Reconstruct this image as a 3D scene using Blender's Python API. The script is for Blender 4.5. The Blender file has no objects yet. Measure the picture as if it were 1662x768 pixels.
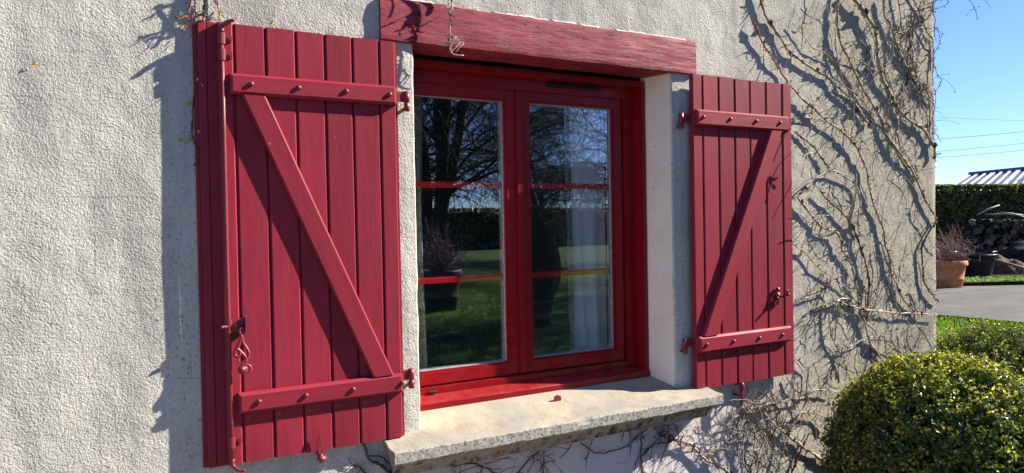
import bpy, bmesh, math, random
import numpy as np
from mathutils import Vector, Matrix, noise
random.seed(7); rng = np.random.default_rng(7)
S = bpy.context.scene; COL = S.collection

# ------------------------------------------------------------------ camera
CAM = np.array([-0.9607, -2.5152, 0.7822]); F = 1145.8
_y, _p, _r = math.radians(-28.657), math.radians(-0.9586), math.radians(-1.0595)
FW = np.array([-math.sin(_y)*math.cos(_p), math.cos(_y)*math.cos(_p), math.sin(_p)])
_rt = np.array([math.cos(_y), math.sin(_y), 0.]); _up = np.cross(_rt, FW)
RT = math.cos(_r)*_rt + math.sin(_r)*_up; UP = -math.sin(_r)*_rt + math.cos(_r)*_up
cd = bpy.data.cameras.new('camera'); cam = bpy.data.objects.new('camera', cd); COL.objects.link(cam)
cd.lens = F/1662*36; cd.clip_end = 2000; cd.clip_start = .02
cam.matrix_world = Matrix(((RT[0], UP[0], -FW[0], CAM[0]), (RT[1], UP[1], -FW[1], CAM[1]), (RT[2], UP[2], -FW[2], CAM[2]), (0, 0, 0, 1)))
S.camera = cam
# ------------------------------------------------------------------ light
SUN = Vector((3.5, -1.0, 2.35)).normalized()
el = math.asin(SUN.z); az = math.atan2(SUN.x, SUN.y)
w = bpy.data.worlds.new('World'); S.world = w; w.use_nodes = True
nt = w.node_tree; sky = nt.nodes.new('ShaderNodeTexSky'); sky.sky_type = 'NISHITA'; sky.sun_disc = False
sky.sun_elevation = el; sky.sun_rotation = az; sky.air_density = 1.0; sky.dust_density = 0.0; sky.ozone_density = 1.6; sky.altitude = 1200
bg = nt.nodes['Background']; bg.inputs[1].default_value = 0.064
tint = nt.nodes.new('ShaderNodeMix'); tint.data_type = 'RGBA'; tint.blend_type = 'MULTIPLY'; tint.inputs[0].default_value = 1; tint.inputs[7].default_value = (.61, .75, 1.16, 1)
nt.links.new(sky.outputs[0], tint.inputs[6]); nt.links.new(tint.outputs[2], bg.inputs[0])
sd = bpy.data.lights.new('sun', 'SUN'); sd.energy = 5.0; sd.angle = math.radians(.5); sd.color = (1, .91, .78)
sun = bpy.data.objects.new('sun', sd); COL.objects.link(sun); sun.rotation_euler = SUN.to_track_quat('Z', 'Y').to_euler()
S.view_settings.view_transform = 'Standard'; S.view_settings.look = 'None'; S.view_settings.gamma = 1
S.view_settings.exposure = 1.55
S.cycles.max_bounces = 8; S.cycles.transparent_max_bounces = 12; S.cycles.caustics_reflective = False; S.cycles.caustics_refractive = False

# survey helpers: a sight line from the viewpoint met with a known plane gives a real position
def ray(u, v): return FW + RT*(u-831)/F - UP*(v-384)/F
def ony(u, v, y): d = ray(u, v); return CAM + d*(y-CAM[1])/d[1]
def onz(u, v, z): d = ray(u, v); return CAM + d*(z-CAM[2])/d[2]
def atd(u, v, d): r = ray(u, v); return CAM + r*d
GZ = -0.80

# ------------------------------------------------------------------ materials
class M_:
    def __init__(s, name):
        s.m = bpy.data.materials.new(name); s.m.use_nodes = True; s.t = s.m.node_tree
        s.b = s.t.nodes['Principled BSDF']; s.tc = s.t.nodes.new('ShaderNodeTexCoord')
    def n(s, ty, **k):
        n = s.t.nodes.new('ShaderNode'+ty)
        for a, v in k.items():
            if hasattr(n, a): setattr(n, a, v)
        return n
    def l(s, a, b): s.t.links.new(a, b)
    def co(s, scale=(1, 1, 1), kind='Object', warp=0):
        mp = s.n('Mapping'); s.l(s.tc.outputs[kind], mp.inputs[0]); mp.inputs['Scale'].default_value = scale
        return mp.outputs[0]
    def noise(s, co, sc, det=4, rough=.55, dist=0):
        n = s.n('TexNoise'); s.l(co, n.inputs['Vector']); n.inputs['Scale'].default_value = sc
        n.inputs['Detail'].default_value = det; n.inputs['Roughness'].default_value = rough; n.inputs['Distortion'].default_value = dist
        return n.outputs[0]
    def vor(s, co, sc, feat='F1'):
        n = s.n('TexVoronoi', feature=feat); s.l(co, n.inputs['Vector']); n.inputs['Scale'].default_value = sc
        return n.outputs[0]
    def ramp(s, fac, *st):
        n = s.n('ValToRGB'); s.l(fac, n.inputs[0]); cr = n.color_ramp
        while len(cr.elements) < len(st): cr.elements.new(.5)
        for e, (p, c) in zip(cr.elements, st):
            e.position = p; e.color = (c, c, c, 1) if isinstance(c, (int, float)) else (*c, 1)
        return n.outputs[0]
    def mix(s, fac, a, b, ty='MIX'):
        n = s.n('Mix', data_type='RGBA', blend_type=ty)
        for i, v in ((0, fac), (6, a), (7, b)):
            if isinstance(v, (int, float)) and i == 0: n.inputs[0].default_value = v
            elif isinstance(v, tuple): n.inputs[i].default_value = (*v, 1)
            else: s.l(v, n.inputs[i])
        return n.outputs[2]
    def math(s, op, a, b=0, c=None):
        n = s.n('Math', operation=op)
        for i, v in enumerate((a, b, c)):
            if v is None: continue
            if isinstance(v, (int, float)): n.inputs[i].default_value = v
            else: s.l(v, n.inputs[i])
        return n.outputs[0]
    def rnd(s): n = s.n('ObjectInfo'); return n.outputs['Random']
    def xyz(s, kind='Object'):
        n = s.n('SeparateXYZ'); s.l(s.tc.outputs[kind], n.inputs[0]); return n.outputs
    def bump(s, h, strength=.5, dist=.005, prev=None):
        n = s.n('Bump'); s.l(h, n.inputs['Height']); n.inputs['Strength'].default_value = strength; n.inputs['Distance'].default_value = dist
        if prev: s.l(prev, n.inputs['Normal'])
        s.l(n.outputs[0], s.b.inputs['Normal']); return n.outputs[0]
    def out(s, col, rough=.8, spec=.3):
        if isinstance(col, tuple): s.b.inputs['Base Color'].default_value = (*col, 1)
        else: s.l(col, s.b.inputs['Base Color'])
        if isinstance(rough, (int, float)): s.b.inputs['Roughness'].default_value = rough
        else: s.l(rough, s.b.inputs['Roughness'])
        s.b.inputs['Specular IOR Level'].default_value = spec
        return s.m

def mat_paint(name, base, grain_axis='z', bleach=.5, rough=.5, chips=True, crack=0.0):
    m = M_(name); st = {'z': (60, 60, 3), 'x': (3, 60, 60)}[grain_axis]
    co = m.co(st); g = m.noise(co, 1, 5, .6, .3)
    wco = m.co((1, 1, 1)); big = m.noise(wco, 6, 4, .6)
    pale = tuple(min(1, c*1.1+.022) for c in base)
    c = m.mix(m.ramp(g, (.2, 0.0), (.9, bleach)), base, pale)
    c = m.mix(m.ramp(big, (.35, 0.0), (.75, .55)), c, tuple(x*.62 for x in base))
    r = m.rnd(); hs = m.n('HueSaturation'); m.l(c, hs.inputs['Color']); m.l(m.math('MULTIPLY_ADD', r, .3, .86), hs.inputs['Value']); c = hs.outputs[0]
    if chips:
        ch = m.noise(m.co((1, 1, .45)), 70, 2, .5)
        c = m.mix(m.ramp(ch, (.765, 0.0), (.78, .6)), c, (.42, .36, .34))
    fine = m.noise(m.co((1, 1, 1)), 260, 3, .6)
    b = m.bump(g, .32, .0018)
    b = m.bump(fine, .25, .0012, b)
    bmp2 = m.noise(m.co((9, 9, 2.5) if grain_axis == 'z' else (2.5, 9, 9)), 1, 3, .5)
    b = m.bump(bmp2, .2 if crack else .35, .010, b)
    if crack:
        ck = m.noise(m.co((16, 150, 150)), 1, 6, .75, .7)
        ckm = m.ramp(ck, (.36, 0.0), (.46, 1.0))
        c = m.mix(m.ramp(ckm, (0, .75), (1, 0.0)), c, tuple(x*.3 for x in base))
        m.bump(ckm, crack, .006, b)
    m.l(m.ramp(big, (.3, rough-.08), (.7, rough+.12)), m.b.inputs['Roughness'])
    return m.out(c, m.ramp(big, (.3, rough-.08), (.7, rough+.12)), .18)

RED = (.245, .017, .033)
M = {}
M['plank'] = mat_paint('weathered_red_board_paint', RED, 'z')
M['batten'] = mat_paint('weathered_red_batten_paint', (.255, .018, .034), 'x')
M['lintel'] = mat_paint('cracked_red_beam_paint', (.30, .032, .058), 'x', bleach=.25, rough=.55, crack=.9)
def mat_iron():
    m = M_('red_painted_iron'); n = m.noise(m.co(), 60, 4)
    c = m.mix(m.ramp(n, (.45, 0.0), (.75, .5)), (.20, .016, .026), (.09, .012, .016)); m.bump(n, .4, .002); return m.out(c, .45, .5)
M['iron'] = mat_iron()
def mat_frame():
    m = M_('glossy_red_window_profile'); n = m.noise(m.co(), 14, 4); d = m.noise(m.co(), 220, 2)
    c = m.mix(m.ramp(n, (.35, 0.0), (.7, .25)), (.215, .003, .007), (.15, .003, .007))
    c = m.mix(m.ramp(d, (.76, 0.0), (.79, .5)), c, (.45, .3, .28))
    ge = m.n('NewGeometry'); sp = m.n('SeparateXYZ'); m.l(ge.outputs['Normal'], sp.inputs[0])
    du = m.math('MULTIPLY', m.ramp(sp.outputs[2], (.4, 0.0), (.9, 1.0)), m.ramp(m.noise(m.co(), 24, 5, .7), (.4, .1), (.7, .6)))
    c = m.mix(m.math('MULTIPLY', du, .25), c, (.33, .17, .14))
    m.bump(n, .1, .002); return m.out(c, m.ramp(n, (.3, .22), (.7, .42)), .36)
M['frame'] = mat_frame()
def plain(name, c, r=.6, spec=.4, sc=40, var=.25, bs=.2, bd=.003):
    m = M_(name); n = m.noise(m.co(), sc, 4)
    col = m.mix(m.ramp(n, (.35, 0.0), (.7, 1.0)), tuple(x*(1-var) for x in c), tuple(min(1, x*(1+var)) for x in c))
    m.bump(n, bs, bd); return m.out(col, r, spec)
M['bar'] = plain('bright_red_glazing_bar', (.52, .010, .018), .35)
M['black'] = plain('black_rubber', (.012, .012, .014), .5)
M['grey'] = plain('pale_gasket', (.33, .38, .42), .5)
M['white'] = plain('white_plastic_cap', (.7, .66, .62), .5)

def mat_wall():
    m = M_('roughcast_render'); co = m.co(); x, y, z = m.xyz()
    n1 = m.noise(co, 1.6, 6, .62); n2 = m.noise(m.co((1, 1, .35)), 6, 6, .65); n3 = m.noise(co, 26, 4, .6)
    c = m.mix(m.ramp(n1, (.32, 0.0), (.7, 1.0)), (.455, .437, .378), (.585, .563, .495))
    c = m.mix(m.ramp(n2, (.44, 0.0), (.66, .6)), c, (.30, .295, .275))
    sp = m.noise(co, 95, 3, .6); c = m.mix(m.ramp(sp, (.57, 0.0), (.68, .8)), c, (.17, .165, .15))
    # streaks, denser high up
    stn = m.noise(m.co((5, 5, .35)), 1, 5, .6)
    c = m.mix(m.math('MULTIPLY', m.ramp(stn, (.50, 0.0), (.66, .7)), m.ramp(n3, (.3, .3), (.7, 1.0))), c, (.25, .25, .235))
    # weathered part right of the shutters: yellow grey, coarse, dark specks
    right = m.ramp(m.math('ADD', x, m.math('MULTIPLY', m.math('SUBTRACT', n1, .5), .8)), (0.0, 0.0), (1.0, 1.0))
    mr = m.n('MapRange'); m.l(m.math('ADD', x, m.math('MULTIPLY', m.math('SUBTRACT', n1, .5), .8)), mr.inputs[0]); mr.inputs[1].default_value = 1.6; mr.inputs[2].default_value = 2.6
    mr2 = m.n('MapRange'); m.l(z, mr2.inputs[0]); mr2.inputs[1].default_value = -.1; mr2.inputs[2].default_value = .7
    rmask = mr.outputs[0]
    sp2 = m.noise(co, 75, 4, .7)
    cr = m.mix(m.ramp(sp2, (.36, 0.0), (.6, 1.0)), (.15, .14, .115), (.47, .43, .32))
    c = m.mix(m.math('MULTIPLY', rmask, .8), c, cr)
    # yellow lichen
    li = m.noise(co, 24, 4, .7); lb = m.noise(co, 2.2, 3, .5)
    lm = m.math('MULTIPLY', m.ramp(li, (.57, 0.0), (.64, .75)), m.ramp(lb, (.54, 0.0), (.64, 1.0)))
    c = m.mix(m.math('MULTIPLY', lm, m.ramp(rmask, (0, .12), (1, 1.0))), c, (.40, .31, .07))
    # smooth pinkish render low under the sill
    mlow = m.n('MapRange'); m.l(z, mlow.inputs[0]); mlow.inputs[1].default_value = -.02; mlow.inputs[2].default_value = -.12
    ma = m.n('MapRange'); m.l(x, ma.inputs[0]); ma.inputs[1].default_value = -.1; ma.inputs[2].default_value = .2
    mb = m.n('MapRange'); m.l(x, mb.inputs[0]); mb.inputs[1].default_value = 1.75; mb.inputs[2].default_value = 1.45
    smooth = m.math('MULTIPLY', m.math('MULTIPLY', ma.outputs[0], mb.outputs[0]), mlow.outputs[0])
    dk = m.noise(co, 40, 3, .7)
    cs = m.mix(m.ramp(dk, (.68, 0.0), (.74, .8)), (.58, .52, .49), (.2, .17, .15))
    c = m.mix(smooth, c, cs)
    # hairline block joints telegraphing through the render
    br = m.n('TexBrick'); mp = m.n('Mapping'); m.l(m.tc.outputs['Object'], mp.inputs[0]); mp.inputs['Rotation'].default_value = (math.pi/2, 0, 0)
    wn = m.n('TexNoise'); m.l(mp.outputs[0], wn.inputs['Vector']); wn.inputs['Scale'].default_value = 14
    add = m.n('VectorMath', operation='MULTIPLY_ADD'); m.l(wn.outputs['Color'], add.inputs[0]); add.inputs[1].default_value = (.012, .012, .012); m.l(mp.outputs[0], add.inputs[2])
    m.l(add.outputs[0], br.inputs['Vector']); br.inputs['Scale'].default_value = 1; br.inputs['Brick Width'].default_value = .52; br.inputs['Row Height'].default_value = .295
    br.inputs['Mortar Size'].default_value = .0028; br.inputs['Mortar Smooth'].default_value = .3
    jm = m.math('MULTIPLY', br.outputs['Fac'], m.ramp(m.noise(co, 3.5, 3), (.44, 0.0), (.62, .38)))
    c = m.mix(jm, c, (.14, .14, .13))
    # grime: runs below the sill ends and blackened pores
    gr = m.noise(m.co((1, 1, .5)), 3.2, 5, .7); pore = m.ramp(m.noise(co, 55, 3, .75), (.58, 0.0), (.66, .9))
    c = m.mix(m.math('MULTIPLY', m.ramp(gr, (.52, 0.0), (.66, .85)), pore), c, (.10, .098, .09))
    # relief
    g1 = m.noise(co, 128, 3, .6, .3); g2 = m.vor(co, 170); g3 = m.noise(co, 320, 2, .5); g4 = m.noise(co, 9, 3)
    h = m.math('ADD', m.math('MULTIPLY', g1, 1.0), m.math('ADD', m.math('MULTIPLY', g2, -.35), m.math('MULTIPLY', g3, .5)))
    st = m.math('MULTIPLY_ADD', smooth, -.7, .8)
    bn = m.n('Bump'); m.l(h, bn.inputs['Height']); m.l(st, bn.inputs['Strength']); bn.inputs['Distance'].default_value = .0040
    b2 = m.n('Bump'); m.l(g4, b2.inputs['Height']); b2.inputs['Strength'].default_value = .5; b2.inputs['Distance'].default_value = .02; m.l(bn.outputs[0], b2.inputs['Normal'])
    m.l(b2.outputs[0], m.b.inputs['Normal'])
    return m.out(c, .95, .1)
M['wall'] = mat_wall()
def mat_reveal():
    m = M_('smooth_cream_reveal_render'); co = m.co(); n = m.noise(co, 7, 5); s = m.noise(m.co((1, 1, .6)), 60, 3, .7); bl = m.noise(co, 3, 3)
    c = m.mix(m.ramp(n, (.35, 0.0), (.7, 1.0)), (.72, .63, .53), (.80, .72, .62))
    c = m.mix(m.math('MULTIPLY', m.ramp(s, (.66, 0.0), (.70, .9)), m.ramp(bl, (.4, .1), (.6, 1.0))), c, (.10, .08, .06))
    m.bump(m.noise(co, 90, 3), .3, .003); return m.out(c, .9, .15)
M['reveal'] = mat_reveal()
def mat_sill():
    m = M_('weathered_sill_stone'); co = m.co(); x, y, z = m.xyz()
    n = m.noise(co, 9, 6, .65); n2 = m.noise(co, 4, 5, .6); f = m.noise(co, 110, 3, .7)
    top = m.mix(m.ramp(n2, (.38, 0.0), (.62, 1.0)), (.36, .32, .24), (.26, .25, .22))
    top = m.mix(m.ramp(n, (.52, 0.0), (.68, .55)), top, (.27, .20, .125))
    top = m.mix(m.ramp(f, (.6, 0.0), (.75, .5)), top, (.15, .13, .1))
    fr = m.mix(m.ramp(m.noise(co, 85, 4, .8), (.36, 0.0), (.56, 1.0)), (.10, .098, .085), (.38, .37, .33))
    fr = m.mix(m.ramp(m.noise(co, 30, 4, .8), (.58, 0.0), (.66, .5)), fr, (.27, .25, .10))
    mr = m.n('MapRange'); m.l(y, mr.inputs[0]); mr.inputs[1].default_value = -.142; mr.inputs[2].default_value = -.150
    ed = m.math('ADD', mr.outputs[0], m.math('MULTIPLY', m.math('SUBTRACT', f, .5), .5)); 
    c = m.mix(m.ramp(ed, (.35, 0.0), (.65, 1.0)), top, fr)
    # underside moulding: rust and black drips
    un = m.mix(m.ramp(m.noise(m.co((1, 1, 3)), 12, 5, .7), (.35, 0.0), (.6, 1.0)), (.30, .18, .07), (.32, .31, .29))
    un = m.mix(m.ramp(m.noise(m.co((1, 1, .4)), 22, 5, .75), (.5, 0.0), (.62, .9)), un, (.04, .035, .03))
    mz = m.n('MapRange'); m.l(m.math('ADD', z, m.math('MULTIPLY', m.math('SUBTRACT', n, .5), .015)), mz.inputs[0]); mz.inputs[1].default_value = -.060; mz.inputs[2].default_value = -.066
    c = m.mix(mz.outputs[0], c, un)
    b = m.bump(m.noise(co, 120, 4, .7), .55, .004); m.bump(n, .4, .008, b); return m.out(c, .92, .15)
M['sill'] = mat_sill()
def mat_glass():
    m = M_('coated_window_glass'); t = m.t; t.nodes.remove(m.b)
    gl = m.n('BsdfGlossy'); gl.inputs['Roughness'].default_value = 0.0; gl.inputs['Color'].default_value = (.82, .92, 1, 1)
    tr = m.n('BsdfTransparent'); tr.inputs[0].default_value = (.96, .98, .97, 1)
    lw = m.n('LayerWeight'); lw.inputs[0].default_value = .5; fa = m.math('MULTIPLY_ADD', m.math('POWER', lw.outputs[1], 3.5), .55, .31)
    mx = m.n('MixShader'); m.l(fa, mx.inputs[0]); m.l(tr.outputs[0], mx.inputs[1]); m.l(gl.outputs[0], mx.inputs[2])
    bn = m.n('Bump'); m.l(m.noise(m.co((1, 1, 1)), 3.0, 1, .4), bn.inputs['Height']); bn.inputs['Strength'].default_value = .006; bn.inputs['Distance'].default_value = .02
    m.l(bn.outputs[0], gl.inputs['Normal'])
    m.l(mx.outputs[0], t.nodes['Material Output'].inputs[0]); return m.m
M['glass'] = mat_glass()
def mat_bark(name, a, b, sc=60):
    m = M_(name); n = m.noise(m.co((1, 1, .5)), sc, 4, .7); c = m.mix(m.ramp(n, (.35, 0.0), (.65, 1.0)), a, b)
    m.bump(n, .6, .003); return m.out(c, .85, .2)
M['stem'] = mat_bark('vine_bark', (.24, .185, .13), (.52, .44, .34))
M['stem_pale'] = mat_bark('pale_vine_bark', (.30, .26, .22), (.52, .47, .42))
M['stem_dark'] = mat_bark('dark_vine_bark', (.05, .028, .022), (.14, .085, .065))
M['stem_red'] = mat_bark('reddish_vine_bark', (.20, .07, .045), (.36, .17, .11))
M['tree'] = mat_bark('tree_bark', (.025, .022, .018), (.06, .052, .042), 12)
def leafmat(name, c, tr=.35, r=.4):
    m = M_(name); n = m.noise(m.co(), 9, 3); col = m.mix(m.ramp(n, (.3, 0.0), (.7, 1.0)), tuple(x*.75 for x in c), tuple(x*1.3 for x in c))
    m.out(col, r, .5); t = m.t; tl = m.n('BsdfTranslucent'); m.l(m.mix(1.0, col, (1.4, 1.5, .5), 'MULTIPLY'), tl.inputs[0])
    mx = m.n('MixShader'); mx.inputs[0].default_value = tr; m.l(m.b.outputs[0], mx.inputs[1]); m.l(tl.outputs[0], mx.inputs[2]); m.l(mx.outputs[0], t.nodes['Material Output'].inputs[0]); return m.m
LB = [leafmat('box_leaf_dark', (.052, .075, .013)), leafmat('box_leaf_green', (.11, .15, .024)), leafmat('box_leaf_light', (.24, .27, .04)),
      leafmat('box_leaf_yellow', (.55, .47, .08)), leafmat('box_leaf_buff', (.27, .19, .10), .2)]
LH = [leafmat('hedge_leaf_dark', (.05, .068, .018)), leafmat('hedge_leaf_green', (.15, .155, .035)), leafmat('hedge_leaf_bronze', (.24, .19, .06))]
M['grass'] = leafmat('grass_blade', (.14, .24, .035), .4, .5)
M['herb'] = leafmat('herb_leaf', (.12, .22, .045), .4, .5)

def mat_lawn():
    m = M_('mown_lawn'); co = m.co(); a = m.noise(co, 1.3, 5); b = m.noise(co, 40, 4, .7)
    c = m.mix(m.ramp(a, (.35, 0.0), (.65, 1.0)), (.028, .055, .011), (.055, .09, .018)); c = m.mix(m.ramp(b, (.3, .5), (.7, 0.0)), c, (.03, .05, .012))
    m.bump(b, 1.0, .04); return m.out(c, .9, .15)
M['lawn'] = mat_lawn()
def mat_asphalt():
    m = M_('old_tarmac'); co = m.co(); a = m.noise(co, 1.2, 5); b = m.noise(co, 90, 4, .7); p = m.noise(m.co((.3, 1.2, 1)), 2.2, 4)
    c = m.mix(m.ramp(b, (.3, 0.0), (.7, 1.0)), (.065, .064, .06), (.135, .13, .12)); c = m.mix(m.ramp(a, (.45, 0.0), (.7, .5)), c, (.17, .16, .14))
    c = m.mix(m.ramp(p, (.55, 0.0), (.68, .45)), c, (.21, .19, .15))
    m.bump(b, .6, .01); return m.out(c, .9, .2)
M['tarmac'] = mat_asphalt()
M['bounce_gravel'] = plain('pale_bounce_gravel', (.27, .24, .195), .95, .1, 60, .4, 1, .02)  # pale colour for the added ground that throws light upwards
M['soil'] = plain('dry_soil', (.12, .085, .055), .95, .1, 20, .5, .8, .03)
M['dark_soil'] = plain('dark_soil', (.022, .019, .016), .95, .1, 8, .5, .8, .04)
M['terracotta'] = plain('terracotta', (.47, .19, .095), .85, .2, 14, .2, .3, .004)
M['tub'] = plain('black_plastic_tub', (.022, .026, .032), .42, .5, 8, .3)
M['wood'] = plain('bare_timber', (.34, .25, .15), .8)
def mat_logend():
    m = M_('sawn_log_end'); n = m.noise(m.co(), 3, 3); c = m.mix(m.ramp(m.rnd(), (.35, 0.0), (1, 1.0)), (.03, .024, .018), (.30, .23, .15)); c = m.mix(m.ramp(n, (.4, .5), (.6, 0.0)), c, (.03, .025, .02)); return m.out(c, .95, .1)
M['log_end'] = mat_logend()
M['log_bark'] = plain('log_bark', (.014, .012, .009), .95)  # near-black base colour carries the shade over the log stack
M['roof'] = plain('blue_grey_roof_sheet', (.07, .09, .17), .55, .3, 3, .35, .1, .02)
M['roof_rib'] = plain('highlight_roof_rib', (.62, .64, .70), .4, .5, 5, .25)  # pale colour stands for the bright highlights along the ribs
M['shed'] = plain('shed_cladding', (.10, .11, .12), .8)
M['wire'] = plain('wire', (.05, .16, .17), .6)
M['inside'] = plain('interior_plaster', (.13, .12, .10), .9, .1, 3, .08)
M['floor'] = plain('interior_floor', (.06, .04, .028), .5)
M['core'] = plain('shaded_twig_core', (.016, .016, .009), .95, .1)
M['filler'] = plain('white_filler', (.62, .60, .55), .9, .1, 60, .3, .6, .004)
def mat_curtain(pattern=False):
    m = M_('leaf_print_curtain' if pattern else 'sheer_curtain'); co = m.co()
    if pattern:
        v = m.noise(m.co((1, 1, 1)), 26, 1, .4, 2.5); c = m.mix(m.ramp(v, (.48, 0.0), (.52, 1.0)), (.50, .53, .49), (.25, .32, .29))
    else:
        v = m.noise(m.co((9, 1, .2)), 3, 2); c = m.mix(v, (.80, .83, .86), (.88, .90, .92))
    m.out(c, .9, .1); t = m.t; tl = m.n('BsdfTranslucent'); m.l(c, tl.inputs[0]); tp = m.n('BsdfTransparent')
    mx = m.n('MixShader'); mx.inputs[0].default_value = .3; m.l(m.b.outputs[0], mx.inputs[1]); m.l(tl.outputs[0], mx.inputs[2])
    m2 = m.n('MixShader'); m2.inputs[0].default_value = .05 if not pattern else .12; m.l(mx.outputs[0], m2.inputs[1]); m.l(tp.outputs[0], m2.inputs[2])
    m.l(m2.outputs[0], t.nodes['Material Output'].inputs[0]); return m.m
M['sheer'] = mat_curtain(); M['curtain'] = mat_curtain(True)

# ------------------------------------------------------------------ mesh helpers
WP = {}
def link(name, me, parent=None, loc=(0, 0, 0), rot=None):
    o = bpy.data.objects.new(name, me); COL.objects.link(o)
    if parent is not None:
        o.parent = parent; pw = WP[parent.name]; o.location = Vector(loc)-pw
    else: o.location = loc
    if rot: o.rotation_euler = rot
    WP[o.name] = Vector(loc); return o
def tag(o, label, cat, group=None, kind=None):
    if label: o['label'] = label
    if cat: o['category'] = cat
    if group: o['group'] = group
    if kind: o['kind'] = kind
    return o
def thing(name, label, cat, loc, group=None): return tag(link(name, None, None, loc), label, cat, group)
def mesh(name, v, f, mats, mi=None, smooth=False):
    me = bpy.data.meshes.new(name); me.from_pydata([tuple(map(float, p)) for p in v], [], f)
    for m in (mats if isinstance(mats, (list, tuple)) else [mats]): me.materials.append(m)
    if mi is not None: me.polygons.foreach_set('material_index', np.array(mi, dtype=np.int32))
    if smooth: me.polygons.foreach_set('use_smooth', np.ones(len(f), dtype=bool))
    me.update(); return me
def fast_mesh(name, V, k, mats, mi=None):
    n = len(V)//k; me = bpy.data.meshes.new(name); me.vertices.add(len(V)); me.vertices.foreach_set('co', V.astype(np.float32).ravel())
    me.loops.add(n*k); me.loops.foreach_set('vertex_index', np.arange(n*k, dtype=np.int32)); me.polygons.add(n)
    me.polygons.foreach_set('loop_start', np.arange(0, n*k, k, dtype=np.int32)); me.polygons.foreach_set('loop_total', np.full(n, k, dtype=np.int32))
    for m in (mats if isinstance(mats, (list, tuple)) else [mats]): me.materials.append(m)
    if mi is not None: me.polygons.foreach_set('material_index', mi.astype(np.int32))
    me.update(calc_edges=True); return me
def bm_mesh(name, bm, mats, smooth=False):
    bmesh.ops.recalc_face_normals(bm, faces=bm.faces)
    me = bpy.data.meshes.new(name); bm.to_mesh(me); bm.free()
    for m in (mats if isinstance(mats, (list, tuple)) else [mats]): me.materials.append(m)
    if smooth:
        for p in me.polygons: p.use_smooth = True
    return me
def box_mesh(name, sx, sy, sz, m, bev=0.0, seg=1, jit=0.0):
    bm = bmesh.new(); bmesh.ops.create_cube(bm, size=1); bmesh.ops.scale(bm, vec=(sx, sy, sz), verts=bm.verts)
    if bev: bmesh.ops.bevel(bm, geom=bm.edges[:], offset=bev, segments=seg, affect='EDGES')
    return bm_mesh(name, bm, m)
def box(name, x0, x1, y0, y1, z0, z1, m, parent=None, bev=0.0, seg=1):
    return link(name, box_mesh(name, x1-x0, y1-y0, z1-z0, m, bev, seg), parent, ((x0+x1)/2, (y0+y1)/2, (z0+z1)/2))
def prism(name, prof, axis, a, b, m, parent=None, loc=None, bev=0.0, bevsel=None):
    """profile points extruded along an axis; coordinates are world, the object origin goes to loc"""
    bm = bmesh.new(); L = Vector(loc if loc else (0, 0, 0))
    def P(p, t):
        q = {'z': (p[0], p[1], t), 'x': (t, p[0], p[1]), 'y': (p[0], t, p[1])}[axis]; return Vector(q)-L
    A = [bm.verts.new(P(p, a)) for p in prof]; B = [bm.verts.new(P(p, b)) for p in prof]; n = len(prof)
    bm.faces.new(A); bm.faces.new(B[::-1])
    for i in range(n): bm.faces.new((A[i], A[(i+1) % n], B[(i+1) % n], B[i]))
    if bev:
        es = [e for e in bm.edges if (bevsel is None or all(bevsel(v.co+L) for v in e.verts))]
        bmesh.ops.bevel(bm, geom=es, offset=bev, segments=1, affect='EDGES')
    return link(name, bm_mesh(name, bm, m), parent, tuple(L))
class Geo:
    def __init__(s): s.v = []; s.f = []; s.mi = []
    def tube(s, pts, rad, sides=5, mi=0, cap=True):
        pts = [Vector(p) for p in pts]; n = len(pts)
        if isinstance(rad, (int, float)): rad = [rad]*n
        up = None; rings = []
        for i, p in enumerate(pts):
            d = (pts[min(i+1, n-1)]-pts[max(i-1, 0)])
            if d.length < 1e-7: d = Vector((0, 0, 1))
            d.normalize()
            if up is None: up = d.orthogonal().normalized()
            up = (up-d*up.dot(d)); up = up.normalized() if up.length > 1e-5 else d.orthogonal().normalized()
            sd_ = d.cross(up); b = len(s.v)
            for k in range(sides):
                a = 2*math.pi*k/sides; s.v.append(p+(up*math.cos(a)+sd_*math.sin(a))*rad[i])
            rings.append(b)
        for i in range(n-1):
            for k in range(sides):
                k2 = (k+1) % sides; s.f.append((rings[i]+k, rings[i]+k2, rings[i+1]+k2, rings[i+1]+k)); s.mi.append(mi)
        if cap:
            s.f.append(tuple(rings[0]+k for k in range(sides))[::-1]); s.mi.append(mi); s.f.append(tuple(rings[-1]+k for k in range(sides))); s.mi.append(mi)
    def box(s, c, h, mi=0):
        b = len(s.v)
        for dx in (-1, 1):
            for dy in (-1, 1):
                for dz in (-1, 1): s.v.append(Vector(c)+Vector((dx*h[0], dy*h[1], dz*h[2])))
        for q in ((0, 1, 3, 2), (4, 6, 7, 5), (0, 4, 5, 1), (2, 3, 7, 6), (0, 2, 6, 4), (1, 5, 7, 3)): s.f.append(tuple(b+k for k in q)); s.mi.append(mi)
    def obj(s, name, mats, parent=None, loc=(0, 0, 0), smooth=True):
        L = Vector(loc); return link(name, mesh(name, [v-L for v in s.v], s.f, mats, s.mi, smooth), parent, loc)
def smoothpts(P, sub=4):
    P = [Vector(p) for p in P]; out = []
    for i in range(len(P)-1):
        p0 = P[max(i-1, 0)]; p1 = P[i]; p2 = P[i+1]; p3 = P[min(i+2, len(P)-1)]
        for k in range(sub):
            t = k/sub; out.append(.5*((2*p1)+(p2-p0)*t+(2*p0-5*p1+4*p2-p3)*t*t+(3*p1-p0-3*p2+p3)*t**3))
    out.append(P[-1]); return out
def lathe(name, prof, c, m, parent=None, n=32, sx=1.0, smooth=True):
    v = []; f = []
    for r, z in prof:
        for k in range(n): a = 2*math.pi*k/n; v.append((r*math.cos(a), r*math.sin(a), z))
    for i in range(len(prof)-1):
        for k in range(n): k2 = (k+1) % n; f.append((i*n+k, i*n+k2, (i+1)*n+k2, (i+1)*n+k))
    return link(name, mesh(name, v, f, m, None, smooth), parent, tuple(c))

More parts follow.
